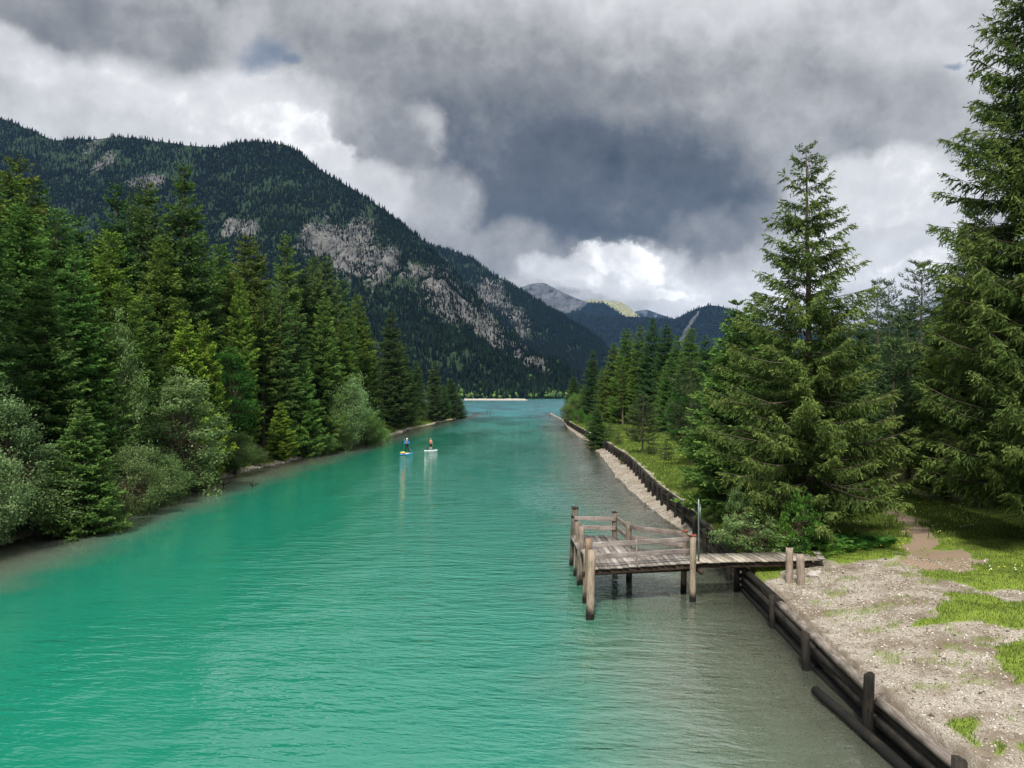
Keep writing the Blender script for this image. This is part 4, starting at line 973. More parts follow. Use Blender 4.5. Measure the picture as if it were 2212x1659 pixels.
def axis_matrix(p0, p1, upv=(0, 0, 1)):
    z = (Vector(p1) - Vector(p0)).normalized(); u = Vector(upv)
    if abs(z.dot(u)) > .97: u = Vector((0, 1, 0))
    x = u.cross(z).normalized(); y = z.cross(x)
    return Matrix((x, y, z)).transposed().to_euler()
def log_mesh(name, L, r0, r1, mat, seed, k=12, n=9, rough=.05, bend=.0):
    rng = np.random.default_rng(seed); t = np.linspace(0, 1, n)
    a = np.arange(k) * 2 * np.pi / k
    R = (r0 + (r1 - r0) * t)[:, None] * (1 + rng.normal(0, rough, (1, k)) + rng.normal(0, rough * .35, (n, k)))
    cx = bend * np.sin(t * np.pi) + np.cumsum(rng.normal(0, rough * .12 * r0, n)); V = np.stack([np.cos(a) * R + cx[:, None], np.sin(a) * R, np.repeat((t * L)[:, None], k, 1) ], -1)
    V[0, :, 2] += rng.normal(0, .01, k); V[-1, :, 2] += rng.normal(0, .018, k)
    V = V.reshape(-1, 3); ctr = np.array([[cx[0], 0, 0], [cx[-1], 0, L - .004]])
    i = np.arange(n - 1)[:, None] * k; s = np.arange(k)[None]; s2 = (s + 1) % k
    F = np.stack([i + s, i + s2, i + k + s2, i + k + s], -1).reshape(-1, 4)
    m = n * k; sk = np.arange(k); sk2 = (sk + 1) % k
    caps = np.concatenate([np.stack([sk2, sk, np.full(k, m)], -1), np.stack([m - k + sk, m - k + sk2, np.full(k, m + 1)], -1)])
    me = np_mesh(name, np.concatenate([V, ctr]), [F, caps], mat, {'tint': ('FACE', np.full(len(F) + 2 * k, rng.uniform(.35, .65)))})
    me.polygons.foreach_set('use_smooth', np.concatenate([np.ones(len(F), bool), np.zeros(2 * k, bool)]))
    return me
def log(name, p0, p1, r0, r1, mat, parent, seed, org=(0, 0, 0), color=(1, 1, 1), **kw):
    L = (Vector(p1) - Vector(p0)).length
    o = obj(name, log_mesh(name, L, r0, r1, mat, seed, **kw), parent, Vector(p0) - Vector(org), axis_matrix(p0, p1)); o.color = (*color, 1)
    return o
def box_arrays(cx, cy, cz, sx, sy, sz):
    c = np.array([[-1, -1, -1], [1, -1, -1], [1, 1, -1], [-1, 1, -1], [-1, -1, 1], [1, -1, 1], [1, 1, 1], [-1, 1, 1]]) * .5
    return c * [sx, sy, sz] + [cx, cy, cz], np.array([[0, 3, 2, 1], [4, 5, 6, 7], [0, 1, 5, 4], [1, 2, 6, 5], [2, 3, 7, 6], [3, 0, 4, 7]])
def board(name, p0, p1, height, thick, mat, parent, org=(0, 0, 0), seed=0, color=(1, 1, 1)):
    """a board standing on edge from p0 to p1, with slightly worn ends and edges"""
    rng = np.random.default_rng(seed); L = (Vector(p1) - Vector(p0)).length; n = 8
    pr = np.array([(-.5, -.44), (-.44, -.5), (.44, -.5), (.5, -.44), (.5, .44), (.44, .5), (-.44, .5), (-.5, .44)]) * [thick, height]
    t = np.linspace(0, L, n)
    V = np.stack([np.concatenate([pr + rng.normal(0, .0025, pr.shape), np.full((8, 1), z)], 1) for z in t]).reshape(-1, 3)
    i = np.arange(n - 1)[:, None] * 8; s = np.arange(8)[None]; s2 = (s + 1) % 8
    F = np.stack([i + s, i + s2, i + 8 + s2, i + 8 + s], -1).reshape(-1, 4); m = n * 8
    me = np_mesh(name, V, [F, np.array([[7, 6, 5, 4, 3, 2, 1, 0], list(range(m - 8, m))])], mat, {'tint': ('FACE', np.full(len(F) + 2, rng.uniform(.4, .65)))})
    o = obj(name, me, parent, Vector(p0) - Vector(org), axis_matrix(p0, p1)); o.color = (*color, 1)
    return o

# ---------------------------------------------------------------- jetty
J0 = (4.2, 27.5, 0)
jetty = thing('jetty', 'weathered grey wooden jetty on piles with board railings and a footbridge to the gravel bank', 'jetty', J0)
DZ = 1.30
PILES = {'A': ((2.36, 31.75, -2.6), (2.55, 31.25, 2.36), .135), 'B': ((2.45, 29.75, -2.6), (2.53, 29.65, 2.06), .12), 'C': ((2.44, 28.35, -2.6), (2.55, 28.25, 2.12), .11),
         'D': ((2.36, 25.95, -2.6), (2.56, 25.75, 2.14), .115), 'E': ((2.28, 23.5, -2.6), (2.52, 24.35, 2.06), .128), 'F': ((6.07, 26.02, -1.4), (6.10, 26.02, 2.2), .105), 'P': ((6.0, 27.2, -1.2), (6.08, 27.15, 2.15), .095),
         'G': ((4.12, 30.85, -2.0), (4.10, 30.85, 2.24), .10), 'H': ((4.36, 28.72, -2.0), (4.34, 28.72, 2.22), .105)}
TINTS = {'D': (1.05, .86, .72), 'E': (1.02, .95, .86), 'F': (1.12, 1.05, .95), 'A': (.85, .82, .8), 'G': (.62, .58, .56), 'H': (.85, .8, .72)}
for i, (k, (p0, p1, r)) in enumerate(PILES.items()):
    po = log('pile', p0, p1, r * 1.08, r * .96, M_POST, jetty, 300 + i, J0, TINTS.get(k, (1, .94, .88)), k=14, n=16, rough=.05)
    if k in 'AFPG':
        cap = log_mesh('cap', .05, r * 1.08, r * 1.05, M_RUST if k in 'FP' else M_BEAM, 340 + i, k=14, n=3, rough=.02)
        L = (Vector(p1) - Vector(p0)).length; obj('cap', cap, po, (0, 0, L - .012))
    if k == 'A':
        obj('collar', log_mesh('collar', .07, r * 1.12, r * 1.1, M_BEAM, 360, k=14, n=3, rough=.03), po, (0, 0, L - .36))
DECK_P = [(2.66, 25.15), (6.18, 26.10), (6.18, 27.32), (4.45, 28.62), (4.22, 30.95), (2.36, 31.1)]
def clip_x(poly, x):
    ys = []
    for (x0, y0), (x1, y1) in zip(poly, poly[1:] + poly[:1]):
        if (x0 - x) * (x1 - x) < 0: ys.append(y0 + (y1 - y0) * (x - x0) / (x1 - x0))
    return (min(ys), max(ys)) if len(ys) >= 2 else None
def deck_mesh(name, poly, step, gap, z, x0, x1, seed, skew=0.0):
    rng = np.random.default_rng(seed); Vs, Fs, T, o = [], [], [], 0
    x = x0
    while x < x1 - .05:
        w = step * rng.uniform(.88, 1.1); c = clip_x(poly, min(max(x + w / 2, x0 + .02), x1 - .02))
        if c:
            ya, yb = c[0] - rng.uniform(.02, .07), c[1] + rng.uniform(.0, .06); zz = z + rng.normal(0, .006)
            V, F = box_arrays(x + w / 2, (ya + yb) / 2, zz - .022, w - gap, yb - ya, .044)
            V[:, 0] += skew * (V[:, 1] - ya); V[:, 2] += rng.normal(0, .003, 8)
            V[:, :2] -= [J0[0], J0[1]]
            Vs.append(V[:, [0, 2, 1]] * [1, -1, 1]); Fs.append(F + o); o += 8; T += [rng.uniform(.25, .8)] * 6
        x += w
    V = np.concatenate(Vs)
    me = np_mesh(name, V, [np.concatenate(Fs)], M_DECK, {'tint': ('FACE', T)})
    return me
# deck meshes are built with the plank grain along their own Z, then laid flat
obj('deck', deck_mesh('deck', DECK_P, .205, .018, DZ, 2.40, 6.18, 1, -.03), jetty, (0, 0, 0), (rad(-90), 0, 0))
WALK_P = [(6.2, 26.08), (10.65, 26.5), (10.65, 27.75), (6.2, 27.3)]
wd = obj('footbridge_deck', deck_mesh('footbridge_deck', WALK_P, .215, .018, DZ + .012, 6.2, 10.62, 2, -.10), jetty, (0, 0, 0), (rad(-90), 0, 0)); wd.color = (1.02, 1.0, .9, 1)
for i, (a, b, h, t) in enumerate([((2.66, 25.24), (6.1, 26.16), .17, .12), ((2.66, 25.28), (2.46, 31.0), .16, .12), ((4.24, 28.66), (4.12, 30.9), .15, .1), ((6.12, 27.2), (4.36, 28.55), .15, .1),
                                  ((6.22, 26.22), (10.3, 26.6), .17, .12), ((6.22, 27.16), (10.3, 27.55), .17, .12), ((2.6, 30.9), (4.15, 30.8), .14, .1)]):
    board('beam', (*a, DZ - .14), (*b, DZ - .14), h, t, M_BEAM, jetty, J0, 400 + i)
board('crossbeam', (6.36, 25.9, DZ - .3), (6.30, 27.5, DZ - .3), .14, .13, M_BEAM, jetty, J0, 420)
board('crossbeam', (2.35, 25.75, DZ - .31), (6.2, 26.5, DZ - .31), .13, .12, M_BEAM, jetty, J0, 421)
RAILS = [((2.62, 25.12), (6.05, 26.12), (2.07, 1.68)), ((2.52, 31.12), (4.12, 30.72), (1.98, 1.62)), ((4.18, 30.75), (4.32, 28.62), (2.02, 1.63)), ((4.38, 28.60), (6.05, 27.08), (2.05, 1.66))]
for i, (a, b, zs) in enumerate(RAILS):
    for j, z in enumerate(zs):
        board('rail', (*a, z), (*b, z + (.02 if i else 0)), .165, .035, M_BOARD, jetty, J0, 430 + i * 2 + j, (1.0, 1.0, 1.0) if i == 0 else (.9, .86, .84))
board('stile', (4.14, 25.52, DZ - .04), (4.10, 25.52, 2.17), .08, .045, M_BOARD, jetty, J0, 450)
for y0, z in ((25.86, 1.72), (28.2, 1.6), (29.7, 1.55)):     # kerb blocks between the piles of the open mooring side
    board('fender', (2.40, y0, -.2), (2.44, y0 - .05, z), .12, .09, M_POST, jetty, J0, int(460 + y0))
board('step_board', (10.60, 26.42, DZ + .03), (10.95, 27.8, DZ + .02), .03, .24, M_DECK, jetty, J0, 470)

# mooring stakes on the bank, sign post
for x, y, zt, r, lean, lab, sd in [(8.95, 24.95, 2.0, .112, .02, 'round grey wooden post beside the footbridge, the taller one nearer the water', 1), (9.22, 24.62, 1.86, .122, -.03, 'round pale wooden post beside the footbridge, the lower thicker one', 2)]:
    t = thing('wooden_post', lab, 'post', (x, y, ground_z(x, y)), 'wooden posts at the footbridge end'); z0 = ground_z(x, y)
    log('shaft', (x, y, z0 - .4), (x + lean, y, zt), r * 1.05, r, M_GREYLOG, t, 480 + sd, (x, y, z0), (1.05, .98, .9), k=16, n=10, rough=.03)
sp = thing('sign_post', 'thin galvanised pole with a small white sign seen edge-on, fixed to the footbridge', 'sign', (6.36, 26.3, DZ + .01))
obj('pole', log_mesh('pole', 2.08, .026, .026, M_STEEL, 490, k=10, n=4, rough=.004), sp)
V, F = box_arrays(0, 0, 0, .022, .46, .52); me = np_mesh('sign_plate', V, [F], M_SIGN); so = obj('sign_plate', me, sp, (.055, -.02, 1.62), (0, 0, rad(-14)))
bm_frame = join([box_arrays(0, y, 0, .034, .02, .56) for y in (-.24, .24)] + [box_arrays(0, 0, z, .034, .50, .02) for z in (-.27, .27)])
obj('frame', np_mesh('sign_frame', bm_frame[0], [bm_frame[1]], M_STEEL), so)
obj('bracket', log_mesh('bracket', .3, .012, .012, M_STEEL, 491, k=6, n=3, rough=.0), sp, (.03, 0, 1.48))

# ---------------------------------------------------------------- log walls along the right shore
def gray(k):
    v = R_.uniform(1 - k, 1 + k); return (v, v * .99, v * .97)
def wall_section(name, label, posts, bottoms, rr_, seed, mats, zt, loc, phase=0):
    t = thing(name, label, 'retaining wall', loc); rng = np.random.default_rng(seed)
    for i, (y, top, r) in enumerate(posts):
        x = float(xw(y)) - rr_ - r + .03
        log('post', (x, y, -.7), (x + rng.normal(0, .03), y + rng.normal(0, .03), top), r, r * .92, M_LOG, t, seed + i, loc, gray(.2), k=10, n=7, rough=.07)
    ys = [p[0] for p in posts]
    for lvl, zc in enumerate(bottoms):
        a = 0
        while a < len(ys) - 1:
            b = min(a + (2 if (lvl + a + phase) % 2 else 1), len(ys) - 1)
            y0, y1 = ys[a] + .02, ys[b] - .02
            x0, x1 = float(xw(y0)), float(xw(y1))
            m = mats[lvl] if rng.random() > .25 else M_LOG
            dz = rng.normal(0, .02)
            log('log', (x0 + .03, y0 - .12, zc + dz), (x1 + .03, y1 + .1, zc + dz + rng.normal(0, .015)), rr_ * rng.uniform(.9, 1.05), rr_ * rng.uniform(.82, 1.0), m, t, seed + 50 + lvl * 30 + a, loc, gray(.15), rough=.05, n=12)
            a = b
    return t
near = [(9.2, 1.1, .12), (12.7, 1.02, .125), (15.94, 1.24, .12), (19.6, .95, .11), (23.1, .98, .09), (27.4, 1.02, .11)]
wall_section('log_wall', 'black stacked-log retaining wall below the near gravel bank', near, (.05, .28, .53, .78), .122, 500, (M_LOG, M_LOG, M_LOG, M_GREYLOG), .9, (7.7, 18, 0))
fp = [(28.9, .9), (31.4, 1.05), (34.2, 1.02), (37.0, 1.15), (40.4, 1.2), (42.5, 1.16), (44.8, 1.18), (46.9, 1.16), (49, 1.18), (51, 1.2), (53, 1.2)]
fp += [(y, 1.18 + .05 * ((i * 7) % 3 - 1)) for i, y in enumerate(np.arange(55.4, 120, 2.6))] + [(y, 1.2) for y in np.arange(122, 186, 4.2)]
wall_section('log_wall', 'long dark log wall with short posts curving along the far right shore', [(float(y), z, .095) for y, z in fp], (.40, .64, .87, 1.04)[:4], .115, 600, (M_LOG,) * 4, 1.1, (10, 60, 0), 1)
lg = thing('drift_log', 'loose grey-brown log lying in the shallow water against the near log wall', 'log', (7.1, 16, .05))
log('stem', (7.02, 17.9, .13), (7.30, 12.2, .03), .105, .115, M_LOG, lg, 700, (7.1, 16, .05), (1.9, 1.65, 1.4), k=14, n=14, rough=.04, bend=.05)

# stakes far out in the lake, stump and sticks
for x, y, h, lab in [(-6.8, 235, 1.9, 'thin stake in the lake, the taller of the left pair'), (-8.4, 262, 1.9, 'thin stake in the lake, the fainter of the left pair'), (11.6, 236, 2.05, 'dark thin stake in the lake left of the right bank tip'), (16.2, 258, 2.0, 'thin stake in the lake closest to the right bank tip')]:
    t = thing('stake', lab, 'stake', (x, y, 0), 'stakes standing in the lake')
    log('pole', (x, y, -1.5), (x + .05, y, h), .085, .06, M_LOG, t, int(800 + y), (x, y, 0), k=8, n=5)
def rock(x, y, s, lab, seed, flat=.7, z=None):
    import bmesh
    bm = bmesh.new(); bmesh.ops.create_icosphere(bm, subdivisions=3, radius=1)
    for v in bm.verts:
        n = float(fbm(v.co.x * 1.4 + seed, v.co.y * 1.4 + v.co.z * 1.9, seed, 4)); v.co *= s * (.6 + .8 * n); v.co.z *= flat
    me = bpy.data.meshes.new('rock'); bm.to_mesh(me); bm.free(); me.materials.append(M_ROCK)
    o = obj('rock', me, None, (x, y, (ground_z(x, y) if z is None else z) + s * .1)); tag(o, lab, 'rock', 'loose rocks on the shore')
M_ROCK = material('pale_limestone', lambda nb: principled(nb, nb.mix(nb.noise(nb.pos(), 14, 6, .65), lin(122, 116, 110), lin(206, 200, 194)), .95, bump(nb, nb.noise(nb.pos(), 25, 5, .6), .6, .02), .15))
rock(9.95, 25.5, .20, 'pale rock in the grass by the two wooden posts', 21); rock(10.25, 25.9, .13, 'small pale rock behind the one by the two wooden posts', 22)
rock(7.35, 27.6, .24, 'brownish stone at the waterline under the footbridge', 23); rock(7.7, 28.2, .3, 'grey stone under the footbridge against the log wall', 24)
def stick(name, pts, r, lab, cat, seed, grp=None, mat=None):
    t = thing(name, lab, cat, pts[0][0], grp)
    for i, p in enumerate(pts):
        P = np.array(p, float); V, F = tubes(P[:-1], P[1:], np.linspace(r, r * .4, len(P) - 1), np.linspace(r * .9, r * .3, len(P) - 1), 6)
        obj('limb' if i else 'stem', np_mesh(name, V - np.array(pts[0][0]), [F], mat or M_TWIG), t)
stick('driftwood_branch', [[(10.2, 96, .25), (9.6, 95, .35), (8.9, 93.6, .25), (8.3, 92.5, .12)], [(9.6, 95, .35), (9.0, 95, .6), (8.5, 94.6, .6)]], .07, 'bare branch lying across the right beach into the water', 'branch', 1)
for px, py, lab in [(700, 975, 'short dark stump sticking out of the water at the left shore'), (483, 1046, 'thin snag standing in the shallows by the first gravel patch'), (545, 1048, 'sunken branch tips poking out of the water near the left shore')]:
    x, y = on_ground(px, py + 4)
    stick('snag', [[(x, y, -.4), (x + .03, y, .3), (x + .1, y, .55)], [(x, y, .1), (x - .25, y + .1, .35)], [(x + .02, y, .05), (x + .45, y, .28)]], .035, lab, 'snag', 2, 'snags in the water', M_LOG)
# dead branch resting under the solitary spruce
stick('dead_branch', [[(11.1, 28.6, 1.3), (11.35, 28.9, 2.0), (11.75, 29.3, 2.7), (12.0, 29.7, 3.1)], [(11.35, 28.9, 2.0), (11.55, 28.6, 2.15)], [(11.55, 29.1, 2.35), (11.5, 28.8, 2.0), (11.3, 28.5, 1.7)]], .03, 'bare grey branch hanging in front of the dark spruce trunk', 'branch', 5)

# ---------------------------------------------------------------- grass, flowers and pebbles
def build_grass():
    rng = np.random.default_rng(91); Ps, Ls, Ws, Ts = [], [], [], []
    def scatter(n, x0, x1, y0, y1, l0, l1, w, side=None, thresh=.5):
        y = y0 * (y1 / y0) ** rng.random(n) if y1 / y0 > 2 else rng.uniform(y0, y1, n)
        x = (xl(y) - rng.uniform(x0, x1, n)) if side == 'L' else (xw(y) + rng.uniform(x0, x1, n) if side == 'R' else rng.uniform(x0, x1, n))
        z = terr(x, y); g, d = grass_mask(x, y, z)
        cl = fbm(x * 1.1, y * 1.1, 61, 4)
        k = (g > thresh * (.6 + .8 * rng.random(n))) & (z > .05)
        x, y, z, cl = x[k], y[k], z[k], cl[k]; m = len(x)
        Ps.append(np.stack([x, y, z - .01], -1)); Ls.append(rng.uniform(l0, l1, m) * (.45 + 1.1 * cl)); Ws.append(np.full(m, w)); Ts.append(np.clip(.15 + .75 * cl + rng.normal(0, .16, m), 0, 1))
    scatter(210000, .3, 17, 9, 34, .035, .11, .014, 'R')
    scatter(60000, .3, 13, 30, 50, .10, .30, .024, 'R')
    scatter(60000, .2, 14, 48, 130, .10, .30, .05, 'R')
    scatter(16000, .2, 10, 110, 200, .15, .4, .09, 'R')
    scatter(26000, .3, 3.5, 36, 130, .15, .55, .045, 'L', .6)
    scatter(16000, .2, 4, 120, 232, .2, .6, .08, 'L', .6)
    P = np.concatenate(Ps); n = len(P); L = np.concatenate(Ls); W = np.concatenate(Ws); T = np.concatenate(Ts)
    D = norm(np.concatenate([rng.normal(0, .38, (n, 2)), np.ones((n, 1))], 1))
    V, F = kites(P, D, L, W, rng)
    o = obj('grass', np_mesh('grass', V, [F], M_GRASS, {'tint': ('FACE', T)})); tag(o, 'green meadow grass and turf patches on both banks', 'grass', None, 'stuff')
    # flower heads
    m = 900; y = rng.uniform(24, 46, m); x = xw(y) + rng.uniform(2, 14, m); z = terr(x, y); g, d = grass_mask(x, y, z); k = (g > .7) & (fbm(x * .5, y * .5, 71, 3) > .5)
    x, y, z = x[k], y[k], z[k]; m = len(x)
    P = np.stack([x, y, z + rng.uniform(.1, .26, m)], -1)
    V1, F1 = kites(P - [.02, 0, 0], np.tile([1., 0, .3], (m, 1)), np.full(m, .045), np.full(m, .045), rng, np.tile([0, 1., .5], (m, 1)))
    mf = material('flower_petals', lambda nb: principled(nb, nb.mix(nb.m('GREATER_THAN', nb.attr('tint'), .3), (.8, .8, .74), (.75, .58, .04)), .7))
    o = obj('wildflowers', np_mesh('wildflowers', V1, [F1], mf, {'tint': ('FACE', rng.random(m))})); tag(o, 'tiny yellow and white wildflowers in the meadow grass', 'flowers', None, 'stuff')
build_grass()
def build_pebbles():
    rng = np.random.default_rng(92)
    sets = []
    def add(n, x0, x1, y0, y1, s0, s1, under=False, left=False):
        y = rng.uniform(y0, y1, n); x = (xl(y) + rng.uniform(x0, x1, n)) if left else xw(y) + rng.uniform(x0, x1, n); z = terr(x, y); g, d = grass_mask(x, y, z)
        k = (g < .4) & ((z < 0) if under else (z > -.03)); s = s0 * (s1 / s0) ** (rng.random(n) ** 2.2)
        sets.append((x[k], y[k], z[k], s[k]))
    add(52000, .3, 13, 9.5, 27, .009, .040); add(320, .4, 13, 9.5, 27, .035, .085)
    add(16000, -1.9, .1, 36, 75, .012, .04); add(7000, -1.9, .1, 70, 190, .02, .06)
    add(14000, -4, .05, 10, 34, .015, .05, True); add(9000, -1.2, .5, 38, 150, .03, .10, left=True)
    x, y, z, s = (np.concatenate(q) for q in zip(*sets)); m = len(x)
    o = np.array([[1, 0, 0], [0, 1, 0], [-1, 0, 0], [0, -1, 0], [0, 0, 1], [0, 0, -1.]])
    V = (o[None] * rng.uniform(.55, 1.25, (m, 6, 1)) * [1, 1, .62] + rng.normal(0, .12, (m, 6, 3))) * s[:, None, None]
    a = rng.random(m) * 6.28; c, sn = np.cos(a)[:, None], np.sin(a)[:, None]
    V = np.stack([V[..., 0] * c - V[..., 1] * sn + x[:, None], V[..., 0] * sn + V[..., 1] * c + y[:, None], V[..., 2] + (z + s * .2)[:, None]], -1).reshape(-1, 3)
    f = np.array([[0, 1, 4], [1, 2, 4], [2, 3, 4], [3, 0, 4], [1, 0, 5], [2, 1, 5], [3, 2, 5], [0, 3, 5]])
    F = (np.arange(m)[:, None, None] * 6 + f[None]).reshape(-1, 3)
    mp = material('pebble_stone', lambda nb: principled(nb, nb.ramp(nb.attr('tint'), [(0, lin(78, 70, 60)), (.25, lin(134, 125, 112)), (.6, lin(172, 164, 150)), (1, lin(220, 214, 204))]), .9, None, .2))
    ob = obj('gravel', np_mesh('gravel', V, [F], mp, {'tint': ('FACE', np.repeat(rng.random(m), 8))})); tag(ob, 'loose pale pebbles on the gravel bank and beaches', 'gravel', None, 'stuff')
build_pebbles()

# ---------------------------------------------------------------- paddleboarders
def plain(name, col, rough=.7, var=.12):
    return material(name, lambda nb: principled(nb, nb.mix(nb.noise(nb.co('Object'), 9, 3, .6), tuple(v * (1 - var) for v in col), tuple(min(1, v * (1 + var)) for v in col)), rough))
M_SKIN = plain('skin', lin(214, 168, 140)); M_BLACK = plain('black_neoprene', (.012, .012, .014), .6); M_BLUE = plain('blue_neoprene', lin(40, 120, 214)); M_WHITE = plain('white_cap', lin(232, 230, 222))
M_ORANGE = plain('orange_vest_fabric', lin(236, 74, 40)); M_SHORTS = plain('dark_shorts_fabric', (.02, .018, .02)); M_HAIR = plain('brown_hair', lin(70, 48, 34)); M_FAIR = plain('fair_hair', lin(190, 160, 120))
M_BOARDBLUE = plain('sky_blue_board', lin(70, 150, 196), .4); M_BOARDWHITE = plain('white_board', lin(236, 236, 238), .4); M_PAD = plain('grey_deck_pad', lin(150, 156, 172)); M_LIME = plain('lime_bag', lin(178, 196, 96)); M_RED = plain('coral_bag', lin(240, 96, 70)); M_CARBON = plain('black_shaft', (.02, .02, .022), .4); M_AQUA = plain('pale_aqua_blade', lin(120, 190, 206), .5)

def skin_obj(name, verts, edges, mat, parent, root=0, sub=2):
    me = bpy.data.meshes.new(name); me.from_pydata([v[:3] for v in verts], edges, []); me.materials.append(mat)
    o = obj(name, me, parent)
    sk = o.modifiers.new('skin', 'SKIN'); sk.use_smooth_shade = True
    if not me.skin_vertices: me.skin_vertices.new()
    for i, d in enumerate(me.skin_vertices[0].data):
        r = verts[i][3]; d.radius = (r, verts[i][4] if len(verts[i]) > 4 else r); d.use_root = (i == root)
    ss = o.modifiers.new('smooth', 'SUBSURF'); ss.levels = ss.render_levels = sub
    return o
def figure(t, s, feet, hands, elbows, head_dir, sc_=1.0):
    """standing body about 1.75 m tall times s, facing local -Y; feet, hands, elbows: ((x, y, z) left, right)"""
    V = [(0, 0, .93, .135, .105), (0, .005, 1.08, .125, .095), (0, .01, 1.25, .15, .105), (0, .01, 1.40, .135, .09), (0, 0, 1.50, .058), (0, -.01, 1.57, .072, .085), (0, -.012, 1.66, .078, .098), (0, -.005, 1.735, .05, .06)]
    E = [(0, 1), (1, 2), (2, 3), (3, 4), (4, 5), (5, 6), (6, 7)]
    def add(p, r, prev): V.append((*p, *((r,) if not isinstance(r, tuple) else r))); E.append((prev, len(V) - 1)); return len(V) - 1
    hd = Vector((*head_dir, 0)).normalized(); pd = Vector((-hd.y, hd.x, 0))
    add(Vector((0, -.012, 1.63)) + hd * .115, .013, 6)                                      # nose
    for q in (-1, 1): add(Vector((0, 0, 1.635)) + pd * .088 * q, .012, 6)                    # ears
    L = dict(legs=[], arms=[])
    for q, f, h, e in zip((-1, 1), feet, hands, elbows):
        f = Vector(f)
        hip = add((q * .095, 0, .86), (.088, .092), 0); knee = (Vector((q * .1, 0, .86)) + f) / 2 + Vector((0, -.03, .03))
        kn = add(knee, .058, hip); ca = add((knee + f * 2) / 3 + Vector((0, .02, .02)), .052, kn); an = add(f + Vector((0, .01, .08)), .036, ca); add(f + Vector((q * .02, -.12, .03)), (.036, .024), an)
        sh = add((q * .175, .01, 1.405), .058, 3); el = add(e, .042, sh); wr = add(h, .028, el)
        d = (Vector(h) - Vector(e)).normalized(); side = d.cross(Vector((0, -1, .2))).normalized(); pa = add(Vector(h) + d * .07, (.034, .018), wr)
        for k in range(4): a = add(Vector(h) + d * .11 + side * (k - 1.5) * .019, .009, pa); add(Vector(h) + d * (.145 + .012 * (1, 2, 1.6, 0)[k]) + side * (k - 1.5) * .02 + Vector((0, -.018, -.01)), .0075, a)
        th = add(Vector(h) + d * .05 - side * .042, .010, wr); add(Vector(h) + d * .085 - side * .056, .008, th)
        L['legs'].append((hip, kn, ca, an)); L['arms'].append((sh, el, wr))
    Vs = [(v[0] * s, v[1] * s, v[2] * s, *(r * s for r in v[3:])) for v in V]
    skin_obj('body', Vs, E, M_SKIN, t)
    return Vs, L
def garment(name, Vs, chain_edges, grow, mat, t):
    ids = sorted({i for e in chain_edges for i in e}); mp = {a: b for b, a in enumerate(ids)}
    skin_obj(name, [(*Vs[i][:3], *(r + grow for r in Vs[i][3:])) for i in ids], [(mp[a], mp[b]) for a, b in chain_edges], mat, t, 0)
def ball(name, mat, parent, loc, r, cut=None):
    import bmesh
    bm = bmesh.new(); bmesh.ops.create_uvsphere(bm, u_segments=16, v_segments=10, radius=1)
    for v in bm.verts:
        v.co = Vector((v.co.x * r[0], v.co.y * r[1], v.co.z * r[2]))
    if cut is not None: bmesh.ops.delete(bm, geom=[v for v in bm.verts if v.co.z < cut], context='VERTS')
    me = bpy.data.meshes.new(name); bm.to_mesh(me); bm.free(); me.materials.append(mat)
    me.polygons.foreach_set('use_smooth', np.ones(len(me.polygons), bool))
    return obj(name, me, parent, loc)
def sup_board(x, y, rz, L, Wd, mat, label, pad):
    t = thing('paddleboard', label, 'paddleboard', (x, y, 0), 'paddleboards'); t.rotation_euler = (0, 0, rz)
    n = 24; u = np.linspace(-1, 1, n)
    w = Wd / 2 * np.clip(1 - np.abs(u) ** 3.2, 0, 1) ** .55 * np.where(u < 0, 1 - .12 * np.abs(u), 1); rock_ = .10 * np.clip(-u - .45, 0, 1) ** 1.6 * 3
    pr = [(-.86, -.05), (-1, .03), (-.9, .095), (-.4, .115), (.4, .115), (.9, .095), (1, .03), (.86, -.05)]
    V = np.array([[w[i] * a, u[i] * L / 2, b + rock_[i]] for i in range(n) for a, b in pr]); k = 8
    i = np.arange(n - 1)[:, None] * k; s = np.arange(k)[None]; s2 = (s + 1) % k
    F = np.stack([i + s, i + s2, i + k + s2, i + k + s], -1).reshape(-1, 4)
    obj('hull', np_mesh('hull', V, [F, np.array([[7, 6, 5, 4, 3, 2, 1, 0], list(range((n - 1) * k, n * k))])], mat, smooth=True), t)
    pv, pf = box_arrays(0, .25, .124, Wd * .66, L * .42, .012); obj('deck_pad', np_mesh('deck_pad', pv, [pf], pad), t)
    fv, ff = box_arrays(0, L * .42, -.12, .012, .2, .2); fv[2:4, 1] += .08; obj('fin', np_mesh('fin', fv, [ff], M_CARBON), t)
    return t
def paddle(name, p0, p1, label, blade_mat):
    t = thing('paddle', label, 'paddle', p0); L = (Vector(p1) - Vector(p0)).length; e = axis_matrix(p0, p1)
    sh = obj('shaft', log_mesh('shaft', L - .4, .015, .015, M_AQUA if name else M_CARBON, 1, k=8, n=3, rough=.0), t, (0, 0, 0), e)
    n = 9; u = np.linspace(0, 1, n); w = .095 * np.sin(np.pi * np.clip(u * .92 + .06, 0, 1)) ** .6
    V = np.concatenate([np.stack([w, 0 * u + .006, u * .42], -1), np.stack([-w, 0 * u + .006, u * .42], -1), np.stack([w, 0 * u - .006, u * .42], -1), np.stack([-w, 0 * u - .006, u * .42], -1)])
    a = np.arange(n - 1); F = np.concatenate([np.stack([a, a + 1, n + a + 1, n + a], -1), np.stack([2 * n + a, 3 * n + a, 3 * n + a + 1, 2 * n + a + 1], -1), np.stack([a, 2 * n + a, 2 * n + a + 1, a + 1], -1), np.stack([n + a, n + a + 1, 3 * n + a + 1, 3 * n + a], -1)])
    off = (Vector(p1) - Vector(p0)).normalized() * (L - .41)
    obj('blade', np_mesh('blade', V, [F], blade_mat), t, off, e)
    ball('grip', M_CARBON, t, (0, 0, 0), (.03, .03, .03))
    return t
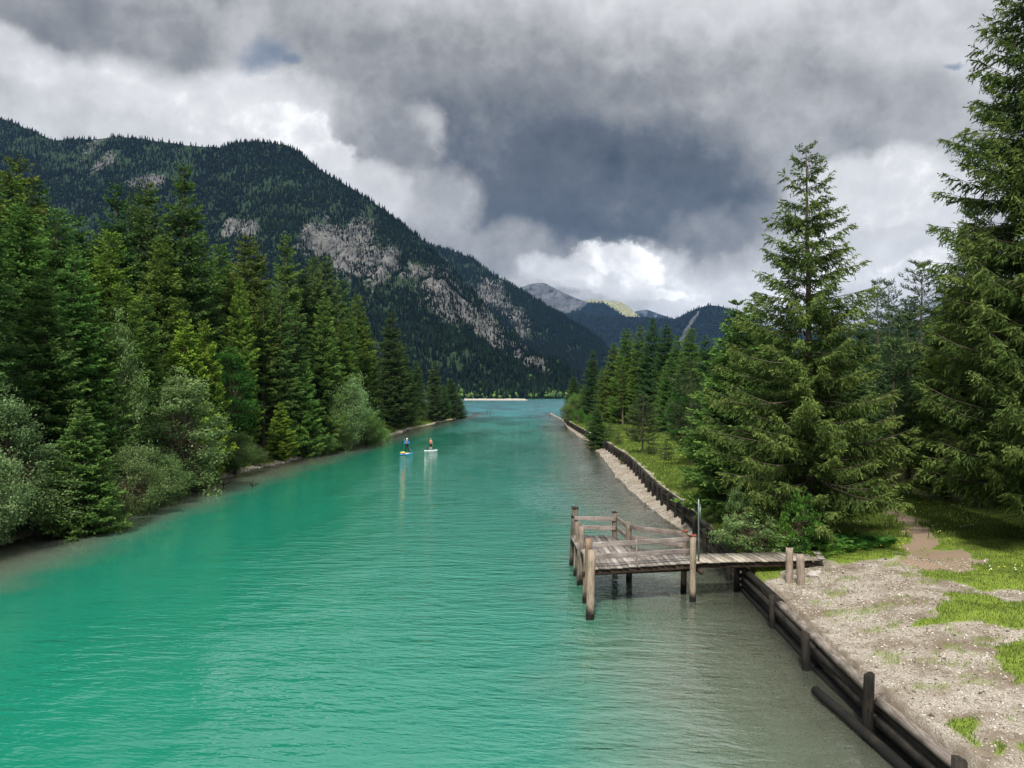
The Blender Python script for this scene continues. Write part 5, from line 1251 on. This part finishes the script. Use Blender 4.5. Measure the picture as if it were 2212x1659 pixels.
# nearer paddler: black and blue suit, white cap, facing the camera
bx, by = -12.1, 88.8
sup_board(bx - .05, by - .35, rad(-14), 3.3, .82, M_BOARDBLUE, 'sky-blue paddleboard carrying a lime and coral bag', M_BOARDWHITE)
p = thing('person', 'person in black and blue wetsuit and white cap on the blue paddleboard, hands at chest', 'person', (bx, by, .125))
Vs, L = figure(p, .97, ((-.19, .05, 0), (.2, .02, 0)), ((-.06, -.26, 1.22), (.07, -.26, 1.20)), ((-.33, -.08, 1.16), (.33, -.08, 1.16)), (0, -1))
garment('wetsuit', Vs, [(0, 1), (1, 2), (2, 3), (3, 4)] + [e for lg_ in L['legs'] for e in ((0, lg_[0]), (lg_[0], lg_[1]), (lg_[1], lg_[2]), (lg_[2], lg_[3]))], .012, M_BLACK, p)
for a in L['arms']: garment('sleeve', Vs, [(3, a[0]), (a[0], a[1]), (a[1], a[2])], .016 if True else 0, M_BLUE, p)
ball('cap', M_WHITE, p, (0, -.01, 1.63), (.105, .122, .115), -.015)
paddle('a', (bx - .42, by + .12, 1.78), (bx + .72, by + .5, -.18), 'paddle slanting behind the back of the wetsuit wearer', M_AQUA)
g = thing('dry_bag', 'lime and coral bag strapped on the nose of the blue paddleboard', 'bag', (bx - .28, by - 1.35, .14)); g.rotation_euler = (0, 0, rad(-14))
ball('bag_body', M_LIME, g, (0, 0, .13), (.36, .2, .15)); ball('side_pouch', M_RED, g, (.06, -.14, .09), (.24, .12, .10))
# farther, smaller paddler: orange vest, dark shorts, seen from behind
bx, by = -9.85, 93.6
sup_board(bx, by, rad(-24), 2.9, .78, M_BOARDWHITE, 'white paddleboard with a grey deck pad, the farther one', M_PAD)
p = thing('person', 'smaller person in orange life vest and dark shorts on the white paddleboard, seen from behind', 'person', (bx - .02, by, .125)); p.rotation_euler = (0, 0, rad(160))
Vs, L = figure(p, .80, ((-.12, .0, 0), (.13, .06, 0)), ((-.25, -.12, .80), (.20, -.30, 1.05)), ((-.26, .03, 1.10), (.28, -.06, 1.13)), (.3, -1))
garment('shorts', Vs, [(0, 1)] + [e for lg_ in L['legs'] for e in ((0, lg_[0]), (lg_[0], lg_[1]))], .014, M_SHORTS, p)
garment('life_vest', Vs, [(1, 2), (2, 3)], .035, M_ORANGE, p)
ball('hair', M_FAIR, p, (0, .012, 1.325), (.083, .098, .095), -.045)
paddle('', (bx - .2, by - .25, 1.15), (bx - .55, by - .45, -.3), 'dark paddle held low beside the white paddleboard', M_CARBON)

# ---------------------------------------------------------------- haze: the air between the mountains
def build_haze():
    V, F = box_arrays(0, 4600, 475, 12800, 9600, 972)
    m = bpy.data.materials.new('mountain_air'); m.use_nodes = True; nb = NB(m.node_tree)
    v = nb.node('ShaderNodeVolumePrincipled'); v.inputs['Color'].default_value = (.30, .56, 1.0, 1); v.inputs['Density'].default_value = 3.4e-5
    out = nb.node('ShaderNodeOutputMaterial'); nb.L.new(v.outputs[0], out.inputs['Volume'])
    tag(obj('haze', np_mesh('haze', V, [F], m)), kind='stuff')
build_haze()
